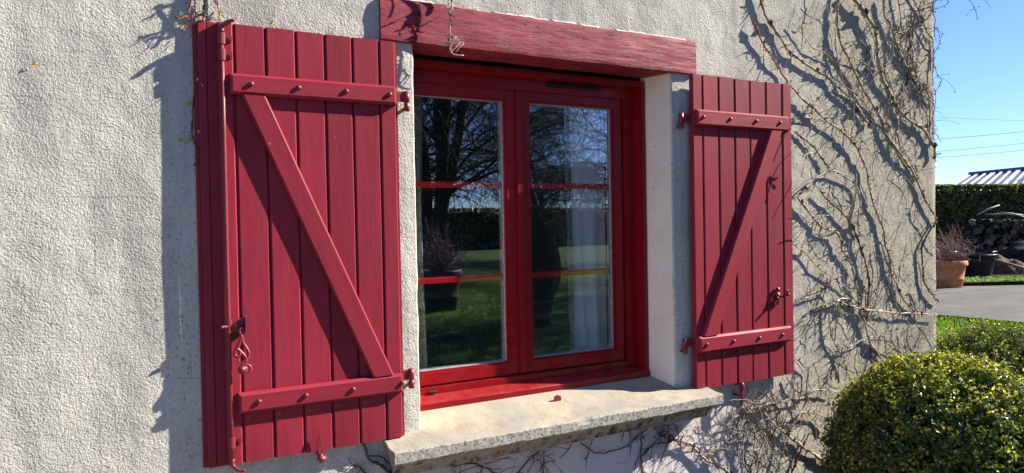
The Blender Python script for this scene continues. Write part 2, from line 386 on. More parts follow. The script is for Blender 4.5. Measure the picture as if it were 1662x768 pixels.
# ------------------------------------------------------------------ ground
def sheet(name, pts, z, m, kind='structure'):
    me = mesh(name, [(p[0], p[1], z) for p in pts], [tuple(range(len(pts)))], m); return tag(link(name, me), None, None, None, kind)
def rough_grid(name, x0, x1, y0, y1, step, fn, m):
    nx = int((x1-x0)/step); ny = int((y1-y0)/step); v = []; f = []
    for j in range(ny+1):
        for i in range(nx+1): x = x0+(x1-x0)*i/nx; y = y0+(y1-y0)*j/ny; v.append((x, y, fn(x, y)))
    for j in range(ny):
        for i in range(nx): a = j*(nx+1)+i; f.append((a, a+1, a+nx+2, a+nx+1))
    return mesh(name, v, f, m, None, True)
tag(link('lawn', mesh('lawn', [(-400, -400, GZ), (400, -400, GZ), (400, 400, GZ), (-400, 400, GZ)], [(0, 1, 2, 3)], M['lawn'])), None, None, None, 'structure')
n0 = onz(1520, 511, GZ); n1 = onz(1662, 524, GZ); f0 = onz(1560, 465, GZ); f1 = onz(1662, 463, GZ)
dn = (n1-n0)/np.linalg.norm(n1-n0); df = (f1-f0)/np.linalg.norm(f1-f0)
A, B, C_, D_ = n0-dn*9, n1+dn*14, f1+df*14, f0-df*9
sheet('driveway', [A, B, C_, D_], GZ+.006, M['tarmac'])
nrm = np.array([-df[1], df[0], 0]);
if nrm@FW < 0: nrm = -nrm
sheet('planting_bed', [D_, C_, C_+nrm*9, D_+nrm*9], GZ+.010, M['dark_soil'])
kb = Geo()
for k in range(46):
    c = D_+df*(k*.5+.25)+nrm*.05; kb.box((0, 0, 0), (.235, .05, .05))
    R = Matrix.Rotation(math.atan2(df[1], df[0])+random.uniform(-.03, .03), 3, 'Z')
    for q in range(-8, 0): kb.v[q] = R@kb.v[q]+Vector((c[0], c[1], GZ+.035+random.uniform(-.01, .01)))
tag(kb.obj('bed_edging', [M['dark_soil']], smooth=False), None, None, None, 'structure')

# ------------------------------------------------------------------ the house
W = 1.2737; ZT = 1.4698
house = thing('house', 'rendered old house wall with red beam over a red window and bare creeper', 'house', (.6, 0, GZ))
def wall_part():
    def lin(a, b, st): n = max(1, round((b-a)/st)); return [a+(b-a)*i/n for i in range(n)]
    xs = lin(-3.2, 0, .035)+lin(0, W, .035)+lin(W, 3.337, .035)+[3.337]
    zs = lin(GZ-.05, -.05, .035)+lin(-.05, 1.5, .035)+lin(1.5, 3.2, .05)+[3.2]
    ix0 = xs.index(0); ix1 = min(range(len(xs)), key=lambda i: abs(xs[i]-W)); iz0 = min(range(len(zs)), key=lambda i: abs(zs[i]+.05)); iz1 = min(range(len(zs)), key=lambda i: abs(zs[i]-1.5))
    v = []; f = []; idx = {}; mi = []
    for j, z in enumerate(zs):
        for i, x in enumerate(xs):
            edge = (i in (ix0, ix1) and iz0 <= j <= iz1)
            n = noise.noise(Vector((x*2.2, z*2.2, 3)))*.0028 + noise.noise(Vector((x*14, z*14, 7)))*.0011
            xx = x
            if i == len(xs)-1: xx = x+noise.noise(Vector((z*9, 1, 1)))*.007; n = .004
            if edge: xx = x+noise.noise(Vector((z*11, 5, 1)))*.0035; n = .003
            idx[i, j] = len(v); v.append((xx, n, z))
    for j in range(len(zs)-1):
        for i in range(len(xs)-1):
            if ix0 <= i < ix1 and iz0 <= j < iz1: continue
            f.append((idx[i, j], idx[i+1, j], idx[i+1, j+1], idx[i, j+1])); mi.append(0)
    # gable return
    prev = None
    for j, z in enumerate(zs):
        b = len(v); v.append((v[idx[len(xs)-1, j]][0]+.006, .012, z)); v.append((3.345, 7.5, z))
        if j:
            e0, e1 = idx[len(xs)-1, j-1], idx[len(xs)-1, j]; f.append((e0, prev, b, e1)); f.append((prev, prev+1, b+1, b)); mi += [0, 0]
        prev = b
    # reveals: splayed inwards to the frame
    for ii, xi, sgn in ((ix0, .045, 1), (ix1, 1.229, -1)):
        prev = None
        for j in range(iz0, iz1+1):
            e = idx[ii, j]; b = len(v); v.append((v[e][0]+sgn*.006, .010, zs[j])); v.append((xi+noise.noise(Vector((zs[j]*6, xi, 2)))*.002, .150, zs[j])); v.append((xi-sgn*.0, .205, zs[j]))
            if prev is not None:
                pe, pb = prev; f.append((pe, e, b, pb)); f.append((pb, b, b+1, pb+1)); f.append((pb+1, b+1, b+2, pb+2)); mi += [0, 1, 1]
            prev = (e, b)
    me = mesh('wall', v, f, [M['wall'], M['reveal']], mi, False)
    return link('wall', me, house, (0, 0, 0))
wall_part()
def lintel_part():
    x0, x1, z0, z1 = -.1262, 1.4075, ZT, 1.6277; ys = [-.017, .148]
    nx, nz, ny = 90, 14, 12; bm = bmesh.new(); v = []
    def jag(x, z, y):
        n = noise.noise(Vector((x*3, z*14, y*4)))*.0035+noise.noise(Vector((x*10, z*60, y*30)))*.0014
        return n
    top = lambda x: z1+noise.noise(Vector((x*5, 0, 0)))*.004+noise.noise(Vector((x*22, 4, 0)))*.002
    bot = lambda x: z0+noise.noise(Vector((x*6, 9, 0)))*.003+noise.noise(Vector((x*30, 9, 0)))*.0012
    path = [('f', t) for t in np.linspace(0, 1, nz)]
    vv = []; ff = []
    def sec(x):
        zt, zb = top(x), bot(x); out = [(x, .148, zt), (x, -.010, zt)]
        for t in np.linspace(.02, .98, nz):
            z = zt+(zb-zt)*t; r = .004 if t in (.02, .98) else 0; out.append((x, -.017+r*.5+jag(x, z, 0), z))
        for t in np.linspace(0, 1, ny): out.append((x, -.010+t*.158, zb+.001+jag(x, 0, t)*.4))
        return out
    xs = np.linspace(x0, x1, nx); k = None
    for i, x in enumerate(xs):
        s = sec(x+ (noise.noise(Vector((0, i, 0)))*.0)); k = len(s); vv += s
        if i:
            for a in range(k-1): ff.append(((i-1)*k+a, i*k+a, i*k+a+1, (i-1)*k+a+1))
    ff.append(tuple(range(k))); ff.append(tuple((nx-1)*k+a for a in range(k))[::-1])
    L = ((x0+x1)/2, 0, (z0+z1)/2)
    return link('lintel', mesh('lintel', [(a-L[0], b, c-L[2]) for a, b, c in vv], ff, M['lintel'], None, False), house, L)
lin = lintel_part(); lin['label'] = 'thick cracked wooden beam painted faded red above the window'
for a, b in ((.34, .60), (.62, .74), (.76, .86), (.95, 1.36), (-.12, .1)):
    g = Geo(); n = max(3, int((b-a)/.012)); P = [(a+(b-a)*i/n, .001, 1.631+noise.noise(Vector((a+i*.3, 3, 0)))*.004) for i in range(n+1)]
    g.tube(P, [.0035+.005*abs(noise.noise(Vector((i*.4, a*9, 1)))) for i in range(n+1)], 5)
    g.obj('joint_filler', [M['filler']], house, ((a+b)/2, 0, 1.63))

def sill_part():
    prof = [(.16, .045), (.13, .043), (-.02, .004), (-.142, -.010), (-.150, -.016), (-.151, -.052), (-.146, -.058), (-.134, -.060), (-.128, -.066), (-.104, -.078), (-.088, -.094), (-.083, -.108), (-.074, -.112), (-.070, -.126), (.0, -.130), (.16, -.130)]
    # refine
    P = []
    for i in range(len(prof)):
        a = prof[i]; b = prof[(i+1) % len(prof)]; n = max(1, int(math.dist(a, b)/.014))
        for k in range(n): P.append((a[0]+(b[0]-a[0])*k/n, a[1]+(b[1]-a[1])*k/n))
    x0, x1, nx = -.153, 1.418, 130; v = []; f = []; k = len(P)
    for i in range(nx+1):
        x = x0+(x1-x0)*i/nx
        for (y, z) in P:
            q = Vector((x*16, y*16, z*16)); d = noise.noise(q)*.0022+noise.noise(q*3.2)*.0012
            ch = max(0, noise.noise(Vector((x*7, 3, z*5)))-.22)*.03 if y < -.13 and z > -.03 else 0
            end = .010*(noise.noise(Vector((y*14, z*14, 8)))) if i in (0, nx) else 0
            ins = (.012 if z < -.06 else 0)*(1 if i == 0 else -1 if i == nx else 0)*(1+(-z-.06)*30 if z < -.06 else 0)
            v.append((x+end+ins, y+d*.8+ch, z+d*(1 if y < .1 else .2)-ch*.4))
        if i:
            for a in range(k): a2 = (a+1) % k; f.append(((i-1)*k+a, i*k+a, i*k+a2, (i-1)*k+a2))
    f.append(tuple(range(k))); f.append(tuple(nx*k+a for a in range(k))[::-1])
    o = link('window_sill', mesh('window_sill', v, f, M['sill'], None, False), house, (0, 0, 0)); o['label'] = 'lichened projecting stone window sill with moulded underside'
sill_part()

# window: part of the house, pieces are sub-parts
def window():
    g = Geo(); wx0, wx1 = -.06, 1.229
    base = (.6, .2, .05)
    wd = link('window', None, house, base)
    fr = M['frame']
    def rect(name, x0, x1, z0, z1, t, y0, y1, bev=.003, tb=None):
        """mitred four-sided profile as one mesh: outer rectangle, width t"""
        tb = tb or t; bm = bmesh.new(); O = [(x0, z0), (x1, z0), (x1, z1), (x0, z1)]; I = [(x0+t, z0+tb), (x1-t, z0+tb), (x1-t, z1-t), (x0+t, z1-t)]
        c = Vector(((x0+x1)/2, (y0+y1)/2, (z0+z1)/2)); V = {}
        for nm, R, y in (('of', O, y0), ('if', I, y0), ('ob', O, y1), ('ib', I, y1)): V[nm] = [bm.verts.new(Vector((p[0], y, p[1]))-c) for p in R]
        for i in range(4):
            j = (i+1) % 4
            bm.faces.new((V['of'][i], V['of'][j], V['if'][j], V['if'][i])); bm.faces.new((V['ob'][j], V['ob'][i], V['ib'][i], V['ib'][j]))
            bm.faces.new((V['if'][i], V['if'][j], V['ib'][j], V['ib'][i])); bm.faces.new((V['of'][j], V['of'][i], V['ob'][i], V['ob'][j]))
        es = [e for e in bm.edges if all(abs(v.co.y+c.y-y0) < 1e-5 for v in e.verts) and (all(v in V['if'] for v in e.verts) or all(v in V['of'] for v in e.verts))]
        bmesh.ops.bevel(bm, geom=es, offset=bev, segments=2, affect='EDGES')
        return link(name, bm_mesh(name, bm, fr), wd, tuple(c))
    rect('outer_frame', wx0, wx1, .040, 1.452, .026, .140, .2005, .003)
    rect('frame', wx0+.024, wx1-.024, .060, 1.428, .055, .200, .290, .003)
    # sashes
    Z0, Z1 = .118, 1.384
    rect('sash', -.010, .563, Z0, Z1, .060, .214, .285, .007, .062)
    rect('sash', .577, 1.145, Z0, Z1, .058, .2145, .285, .007, .062)
    box('meeting_rail', .555, .590, .203, .2145, Z0+.006, Z1-.004, fr, wd, .0045, 2)
    # thin inner bead + gasket lines, panes, glazing bars between the panes
    for a, b in ((-.010+.060, .563-.060), (.577+.058, 1.145-.058)):
        z0, z1 = Z0+.062, Z1-.060
        gk = Geo()
        for (p, q) in (((a, z0), (b, z0)), ((b, z0), (b, z1)), ((b, z1), (a, z1)), ((a, z1), (a, z0))):
            gk.box(((p[0]+q[0])/2, .238, (p[1]+q[1])/2), (abs(p[0]-q[0])/2+.003, .004, abs(p[1]-q[1])/2+.003))
        gk.obj('gasket', [M['grey']], wd, ((a+b)/2, .238, .75), False)
        link('pane', mesh('pane', [(-(b-a)/2, 0, -(z1-z0)/2), ((b-a)/2, 0, -(z1-z0)/2), ((b-a)/2, 0, (z1-z0)/2), (-(b-a)/2, 0, (z1-z0)/2)], [(0, 1, 2, 3)], M['glass']), wd, ((a+b)/2, .240, (z0+z1)/2))
        for zc in (.553, .957): box('glazing_bar', a, b, .243, .259, zc-.013, zc+.013, M['bar'], wd, .003)
        sp = Geo()
        for xx in (a, b): sp.box((xx, .256, (z0+z1)/2), (.004, .009, (z1-z0)/2))
        sp.box(((a+b)/2, .256, z0), ((b-a)/2, .009, .004)); sp.obj('spacer', [M['grey']], wd, ((a+b)/2, .256, z0), False)
    # sloping drip rail
    prism('drip_rail', [(.2005, .088), (.139, .073), (.131, .068), (.131, .042), (.2005, .042)], 'x', wx0, wx1-.001, fr, wd, (.6, .165, .06), .0022)
    box('dark_gap_strip', 0, 1.26, .175, .20, 1.445, 1.48, M['black'], wd)  # black strip put in to keep the gap above the frame dark
    # trickle vent, drain caps, clips
    v = box('trickle_vent', .715, 1.012, .190, .1995, 1.400, 1.417, M['black'], wd, .002)
    for k in range(9):
        box('vent_louvre', .725+k*.032, .750+k*.032, .185, .191, 1.404, 1.413, M['black'], wd, .001)
    for x in (.135, 1.035): box('drain_cap', x-.017, x+.017, .188, .199, .093, .104, M['black'], wd, .003)
    for x in (.129, 1.048): box('clip', x-.013, x+.013, .206, .2135, 1.388, 1.392, M['white'], wd)
    # inner room reveal + edge
window()

# room behind the glass
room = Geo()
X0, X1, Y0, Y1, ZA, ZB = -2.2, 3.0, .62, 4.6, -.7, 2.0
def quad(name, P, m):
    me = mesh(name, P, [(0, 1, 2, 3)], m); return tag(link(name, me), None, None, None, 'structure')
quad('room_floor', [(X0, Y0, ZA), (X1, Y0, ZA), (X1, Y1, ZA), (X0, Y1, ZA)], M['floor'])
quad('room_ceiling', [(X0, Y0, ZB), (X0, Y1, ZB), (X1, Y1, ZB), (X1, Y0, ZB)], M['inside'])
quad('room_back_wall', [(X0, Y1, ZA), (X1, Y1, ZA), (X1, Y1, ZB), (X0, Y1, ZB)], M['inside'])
me = mesh('room_side_wall', [(X0, Y0, ZA), (X0, Y1, ZA), (X0, Y1, ZB), (X0, Y0, ZB), (X0, .8, -.3), (X0, 3.8, -.3), (X0, 3.8, 1.85), (X0, .8, 1.85)], [(0, 1, 5, 4), (1, 2, 6, 5), (2, 3, 7, 6), (3, 0, 4, 7)], M['inside'])  # the hole is an added opening so sky light reaches the curtain
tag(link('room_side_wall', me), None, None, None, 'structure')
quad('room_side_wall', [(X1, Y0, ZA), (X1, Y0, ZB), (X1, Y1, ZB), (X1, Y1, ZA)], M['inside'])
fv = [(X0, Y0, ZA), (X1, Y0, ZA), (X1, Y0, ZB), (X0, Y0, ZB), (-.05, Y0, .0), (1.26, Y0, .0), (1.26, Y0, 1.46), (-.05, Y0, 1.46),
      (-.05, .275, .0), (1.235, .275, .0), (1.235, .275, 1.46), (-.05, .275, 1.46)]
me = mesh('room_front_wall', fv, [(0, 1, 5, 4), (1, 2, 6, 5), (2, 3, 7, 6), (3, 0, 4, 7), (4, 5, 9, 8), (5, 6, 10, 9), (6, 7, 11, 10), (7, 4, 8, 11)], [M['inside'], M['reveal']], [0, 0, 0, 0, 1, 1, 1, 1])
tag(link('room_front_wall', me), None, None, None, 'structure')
def curtain(name, x0, x1, y, m, label, z0=-.3, z1=1.44, folds=5, amp=.016):
    nx, nz = 60, 16; v = []; f = []
    for j in range(nz+1):
        for i in range(nx+1):
            t = i/nx; z = z0+(z1-z0)*j/nz; x = x0+(x1-x0)*t
            v.append((x+.006*math.sin(z*3+t*9), y+amp*math.sin(t*folds*6.28+.6*math.sin(z*2))+.006*math.sin(t*23+z*4), z))
    for j in range(nz):
        for i in range(nx): a = j*(nx+1)+i; f.append((a, a+1, a+nx+2, a+nx+1))
    L = ((x0+x1)/2, y, z0); o = link(name, mesh(name, [(p[0]-L[0], p[1]-L[1], p[2]-L[2]) for p in v], f, m, None, True), None, L); tag(o, label, 'curtain')
curtain('curtain', -.05, .165, .325, M['curtain'], 'leaf patterned curtain hanging behind the left pane', folds=4)
curtain('curtain', .915, 1.25, .330, M['sheer'], 'sheer white curtain drawn aside behind the right pane', folds=4, amp=.009)
curtain('curtain', .895, .918, .322, M['curtain'], 'narrow leaf patterned border strip at the edge of the sheer curtain', folds=1, amp=.004)

# ------------------------------------------------------------------ shutters
def plank_mesh(wd, hh, th=.024, ch=.004, gap=.0065):
    """front at y=-th/2, chamfered long edges, tongue showing in the joint on the right"""
    a, b = -wd/2, wd/2-gap; y0, y1 = -th/2, th/2
    prof = [(a+ch, y0), (b-ch, y0), (b, y0+ch), (b, y0+.011), (wd/2+.004, y0+.011), (wd/2+.004, y1-.005), (a, y1), (a, y0+ch)]
    bm = bmesh.new(); nz = 10
    rings = [[bm.verts.new((p[0]+noise.noise(Vector((p[0]*3, k*.6, wd*50)))*.0012, p[1]+noise.noise(Vector((wd*90, k*.5, 5)))*.0012, -hh/2+hh*k/nz)) for p in prof] for k in range(nz+1)]
    n = len(prof)
    for k in range(nz):
        for i in range(n): bm.faces.new((rings[k][i], rings[k][(i+1) % n], rings[k+1][(i+1) % n], rings[k+1][i]))
    bm.faces.new(rings[0][::-1]); bm.faces.new(rings[-1])
    return bm_mesh('plank', bm, M['plank'])
def bolt_mesh():
    v = []; f = []; n = 10
    for r, y in ((.0085, 0), (.0088, -.003), (.0072, -.0062), (.0035, -.0082), (.0001, -.0085)):
        for k in range(n): a = 2*math.pi*k/n; v.append((r*math.cos(a), y, r*math.sin(a)))
    for i in range(4):
        for k in range(n): k2 = (k+1) % n; f.append((i*n+k, i*n+k2, (i+1)*n+k2, (i+1)*n+k))
    return mesh('bolt', v, f, M['iron'], None, True)
BOLT = bolt_mesh()
def batten(parent, x0, x1, z0, z1, yb, th=.023, bolts=()):
    b = box('batten', x0, x1, yb-th, yb, z0, z1, M['batten'], parent, 0)
    bm = bmesh.new(); sx, sy, sz = x1-x0, th, z1-z0; bmesh.ops.create_cube(bm, size=1); bmesh.ops.scale(bm, vec=(sx, sy, sz), verts=bm.verts)
    es = [e for e in bm.edges if all(v.co.y < 0 for v in e.verts)]
    bmesh.ops.bevel(bm, geom=es, offset=.009, segments=1, affect='EDGES'); b.data = bm_mesh('batten', bm, M['batten'])
    for (bx, bz) in bolts: link('bolt', BOLT, b, (bx, yb-th, bz), (0, random.uniform(0, 3), 0))
    return b
def shutter(label, xs, z0, z1, yf, bat, brace, bolts):
    t = thing('shutter', label, 'shutter', ((xs[0]+xs[-1])/2, yf, z0), 'red wooden shutters folded back beside the window')
    cache = {}
    for a, b in zip(xs[:-1], xs[1:]):
        wd = round(b-a, 3)
        if wd not in cache: cache[wd] = plank_mesh(wd, z1-z0)
        link('plank', cache[wd], t, ((a+b)/2, yf+.012+random.uniform(-.001, .001), (z0+z1)/2+random.uniform(-.0015, .0015)))
    for k, (bx0, bx1, bz0, bz1) in enumerate(bat): batten(t, bx0, bx1, bz0, bz1, yf, bolts=bolts[k])
    # diagonal brace, ends cut level
    (ax, az), (bx, bz), (cx, cz), (dx, dz) = brace       # top-left, top-right, bottom-right, bottom-left
    ang = math.atan2((ax-dx), (az-dz)); c = Vector(((ax+bx+cx+dx)/4, yf-.0115, (az+bz+cz+dz)/4)); R = Matrix.Rotation(-ang, 3, 'Y')
    bm = bmesh.new(); P = [(ax, az), (bx, bz), (cx, cz), (dx, dz)]
    A = [bm.verts.new(R@(Vector((p[0], yf-.022, p[1]))-c)) for p in P]; Bv = [bm.verts.new(R@(Vector((p[0], yf+.0005, p[1]))-c)) for p in P]
    bm.faces.new(A); bm.faces.new(Bv[::-1])
    for i in range(4): bm.faces.new((A[i], A[(i+1) % 4], Bv[(i+1) % 4], Bv[i]))
    es = [e for e in bm.edges if all(v in A for v in e.verts) and abs((e.verts[0].co-e.verts[1].co).z) > .5]
    bmesh.ops.bevel(bm, geom=es, offset=.006, segments=1, affect='EDGES')
    link('brace', bm_mesh('brace', bm, M['plank']), t, tuple(c), (0, ang, 0))
    return t
def hinge(parent, xk, xs, z, y=-.03, s=1):
    h = box('hinge_strap', min(xk, xs), max(xk, xs), y-.004, y+.004, z-.019, z+.019, M['iron'], parent, .0015)
    g = Geo(); g.tube([(xk, y, z+.021), (xk, y, z-.0195), (xk, y, z-.020), (xk, y, z-.0225), (xk, y, z-.023), (xk, y, z-.052)], [.0112, .0112, .0096, .0096, .0108, .0108], 12); g.obj('hinge_knuckle', [M['iron']], h, (xk, y, z))
    g = Geo(); g.tube([(xk, y+.004, z-.040), (xk, .004, z-.040)], .0065, 8); g.obj('hinge_pintle', [M['iron']], h, (xk, y, z-.05))
YL = -.037
shL = shutter('large near red plank shutter left of the window with diagonal brace falling to the right', [-.684, -.632, -.532, -.433, -.334, -.237, -.138, -.075], .007, 1.459, YL,
              [(-.652, -.084, 1.226, 1.294), (-.650, -.082, .176, .244)], [(-.616, 1.2255), (-.541, 1.2255), (-.117, .2445), (-.196, .2445)],
              [[(x, 1.261) for x in (-.587, -.434, -.271, -.112)], [(x, .211) for x in (-.587, -.434, -.270, -.087)]])
# rebated closing strip behind the free edge, two steps
def strip(x0, x1, y0, y1, name='edge_strip'):
    o = box(name, x0, x1, y0, y1, .003, 1.4625, M['plank'], shL, .0025); return o
strip(-.716, -.676, YL+.018, YL+.033); strip(-.742, -.717, YL+.0175, YL+.033); strip(-.757, -.660, YL+.030, YL+.0365, 'edge_backing')
hinge(shL, -.036, -.082, 1.262, -.028); hinge(shL, -.040, -.082, .232, -.028)
YR = -.050
shR = shutter('smaller far red plank shutter right of the window with diagonal brace rising to the right', [1.352, 1.416, 1.518, 1.622, 1.725, 1.836, 1.951, 2.019], -.004, 1.464, YR,
              [(1.358, 1.977, 1.224, 1.299), (1.356, 1.974, .170, .246)], [(1.843, 1.2235), (1.926, 1.2235), (1.472, .2465), (1.380, .2465)],
              [[(x, 1.264) for x in (1.395, 1.566, 1.738, 1.905)], [(x, .208) for x in (1.397, 1.568, 1.740, 1.903)]])
hinge(shR, 1.300, 1.353, 1.262, -.028, -1); hinge(shR, 1.304, 1.353, .218, -.028, -1)
# espagnolette rod on the left leaf
def espagnolette():
    xr, yr = -.673, YL-.009
    r = link('locking_rod', None, shL, (xr, yr, .7))
    g = Geo(); g.tube([(xr, yr, 1.432), (xr, yr, 1.1), (xr-.001, yr, .7), (xr, yr, .3), (xr, yr, .012)], .0068, 10); g.obj('rod', [M['iron']], r, (xr, yr, .7))
    # hooked tips
    g = Geo(); g.tube(smoothpts([(xr, yr, 1.425), (xr+.001, yr, 1.443), (xr+.012, yr-.011, 1.452), (xr+.024, yr-.026, 1.457), (xr+.036, yr-.038, 1.459)], 3), [.0095]*4+[.008]*5+[.006]*3+[.003], 8); g.obj('rod_hook', [M['iron']], r, (xr, yr, 1.44))
    g = Geo(); g.tube(smoothpts([(xr, yr, .030), (xr+.001, yr, .010), (xr+.010, yr-.014, .000), (xr+.022, yr-.028, -.006), (xr+.034, yr-.038, -.002)], 3), [.0085]*4+[.006]*5+[.0045]*4, 8); g.obj('rod_hook', [M['iron']], r, (xr, yr, .01))
    for z in (1.405, 1.352, .085):
        g = Geo(); g.tube([(xr, yr, z-.018), (xr, yr, z+.018)], .0115, 10); g.box((xr+.012, YL-.003, z+.002), (.020, .0025, .010)); g.tube([(xr+.026, YL-.002, z+.002), (xr+.026, YL-.011, z+.002)], .006, 8); g.obj('rod_guide', [M['iron']], r, (xr, yr, z), False)
    # keeper + swinging scroll handle
    g = Geo(); z = .467
    g.tube([(xr, yr, z-.022), (xr, yr, z+.022)], .0120, 10); g.tube([(xr-.024, yr-.012, z), (xr+.006, yr-.004, z)], .005, 8)
    g.box((xr+.028, YL-.012, z+.002), (.027, .004, .022)); g.box((xr+.053, YL-.018, z+.004), (.005, .014, .026)); g.tube([(xr+.024, YL-.01, z+.004), (xr+.024, YL-.024, z+.004)], .008, 8)
    g.obj('lock_plate', [M['iron']], r, (xr, yr, z), False)
    g = Geo(); y = YL-.024; x = xr+.036
    def s(P, rad=.0055): g.tube(smoothpts([(x+a, y-b_*.06, z-.02-c) for a, c, b_ in [(p[0], p[1], p[1]) for p in P]], 4), rad, 7)
    s([(0, -.016), (-.006, -.004), (0, .008), (.006, -.004), (0, -.016)])
    s([(0, .008), (-.005, .034), (-.016, .054), (-.023, .066), (-.018, .078), (-.006, .074), (-.006, .064)])
    s([(0, .008), (.004, .034), (.013, .052), (.021, .070), (.017, .086), (.004, .097), (-.008, .104)])
    s([(-.018, .050), (-.002, .066), (.010, .084), (.012, .098), (-.004, .112), (-.010, .124), (-.002, .134), (.010, .130), (.010, .118), (0, .112)])
    s([(.008, .108), (.022, .112), (.025, .126), (.016, .134)], .0048)
    g.tube([(x-.001, y-.006, z-.143), (x-.001, y-.014, z-.143)], .011, 10)
    g.obj('scroll_handle', [M['iron']], r, (x, y, z-.04))
espagnolette()
# catch on the right leaf
g = Geo(); cx, cz = 1.915, .405
g.box((cx-.018, YR-.003, cz), (.014, .003, .010)); g.tube(smoothpts([(cx-.032, YR-.004, cz+.028), (cx-.034, YR-.012, cz+.010), (cx-.020, YR-.018, cz-.006), (cx+.006, YR-.022, cz-.004), (cx+.018, YR-.030, cz+.012), (cx+.014, YR-.034, cz+.026)], 3), .006, 7)
g.tube([(cx-.024, YR-.004, cz-.008), (cx-.026, YR-.012, cz-.040)], .006, 7); g.tube([(cx+.006, YR-.02, cz), (cx+.012, YR-.05, cz+.006)], .0065, 7); g.tube([(cx-.026, YR-.004, cz+.030), (cx-.026, YR-.016, cz+.030)], .010, 8); g.tube([(cx-.026, YR-.004, cz-.040), (cx-.026, YR-.012, cz-.040)], .009, 8)
g.obj('rod_catch', [M['iron']], shR, (cx, YR, cz))

# shutter dogs and sill stop
def dog(x, z, y, label, flip=1):
    t = thing('shutter_dog', label, 'shutter catch', (x, y, z-.02), 'iron catches holding the shutters open')
    P = [(0, .075), (-.006, .055), (-.013, .030), (-.011, .012), (-.005, 0), (.007, 0), (.011, .014), (.010, .034), (.004, .056)]
    prism('leaf_blade', [(x+p[0]*flip, z+p[1]) for p in P], 'y', y-.003, y+.003, M['iron'], t, (x, y, z), .0012)
    g = Geo(); g.tube([(x, y-.006, z-.004), (x, .0, z-.004)], .0075, 8); g.tube([(x-.012, y-.002, z-.010), (x+.014, y-.003, z-.016)], [.009, .011], 8); g.obj('pivot', [M['iron']], t, (x, y, z))
dog(-.386, -.004, YL-.014, 'small red leaf-shaped iron catch at the foot of the near left shutter')
t = thing('shutter_dog', 'red curved iron catch hanging under the far right shutter', 'shutter catch', (1.628, -.04, -.10), 'iron catches holding the shutters open')
P = smoothpts([(1.640, -.052, -.004), (1.640, -.052, -.03), (1.634, -.052, -.06), (1.640, -.050, -.09), (1.637, -.050, -.118)], 3)
g = Geo(); g.tube(P, [.008, .011, .012, .012, .010, .009, .010, .009, .008, .007, .006, .005, .004], 8); g.obj('tail', [M['iron']], t, (1.64, -.05, -.06))
g = Geo(); g.tube([(1.61, -.03, -.012), (1.645, -.045, -.010)], .006, 8); g.obj('stop_arm', [M['iron']], t, (1.64, -.03, -.01))
g = Geo(); g.tube([(1.640, 0.0, -.070), (1.640, -.052, -.070)], .007, 8); g.obj('pivot', [M['iron']], t, (1.64, -.03, -.07))
sx, sy = onz(905, 660, -.003)[:2]
t = thing('sill_stop', 'small round dark red shutter stop standing on the stone sill', 'shutter stop', (sx, sy, -.004))
g = Geo(); g.tube([(sx, sy+.003, .029), (sx, sy-.004, .029)], .0175, 20); g.obj('disc', [M['iron']], t, (sx, sy, .012), False)
g = Geo(); g.box((sx, sy, .008), (.008, .004, .006)); g.obj('foot', [M['iron']], t, (sx, sy, 0), False)

# ------------------------------------------------------------------ creepers
def wallpath(px, so):
    out = []; n = len(px)
    for i, (u, v) in enumerate(px):
        s = .45*(so[0]+(so[1]-so[0])*i/max(1, n-1)); s *= 1+.35*noise.noise(Vector((u*.03, v*.03, 0)))
        out.append(ony(u, v, -s))
    return smoothpts(out, 4)
def add_stem(t, px, r0, r1, m='stem', so=(.03, .02), name='stem'):
    P = wallpath(px, so); n = len(P); g = Geo()
    P = [p+Vector((noise.noise(p*40), noise.noise(p*30+Vector((5, 5, 5)))*.22, noise.noise(p*40+Vector((9, 0, 0)))))*.0065 for p in P]
    rad = [1.3*(r0+(r1-r0)*i/(n-1))*(1+.22*noise.noise(p*60))/1000 for i, p in enumerate(P)]
    for k in range(2, n-1):
        if random.random() < .16: rad[k] *= 1.8
    g.tube(P, rad, 6); g.obj(name, [M[m]], t, tuple(P[n//2])); return P, rad
def knots(g, P, rad, dark, step=.045):
    acc = random.uniform(0, step)
    for i in range(1, len(P)):
        acc += (P[i]-P[i-1]).length
        if acc < step: continue
        acc = random.uniform(-step*1.6, step*.6); p = P[i]; r = rad[i]
        for _ in range(random.choice((1, 2, 3, 4))):
            a = random.uniform(0, 6.28); d = Vector((math.cos(a), random.uniform(-.8, .25), math.sin(a))).normalized(); L = random.choice((.008, .012, .02, .034))
            d2 = (d+Vector((random.uniform(-.6, .6), random.uniform(-.3, .3), random.uniform(-.8, .3)))).normalized()
            g.tube([p, p+d*L*.4, p+d*L*.75, p+d*L*.75+d2*L*.5], [r*.75, r*.6+.0005, .0022, .0010], 5, dark, False)
        q = p+Vector((random.uniform(-1, 1)*r, -r*.6, random.uniform(-1, 1)*r)); g.tube([q-Vector((0, 0, r*1.2)), q, q+Vector((0, 0, r*1.2))], [r*.4, r*1.15, r*.4], 6, dark, False)
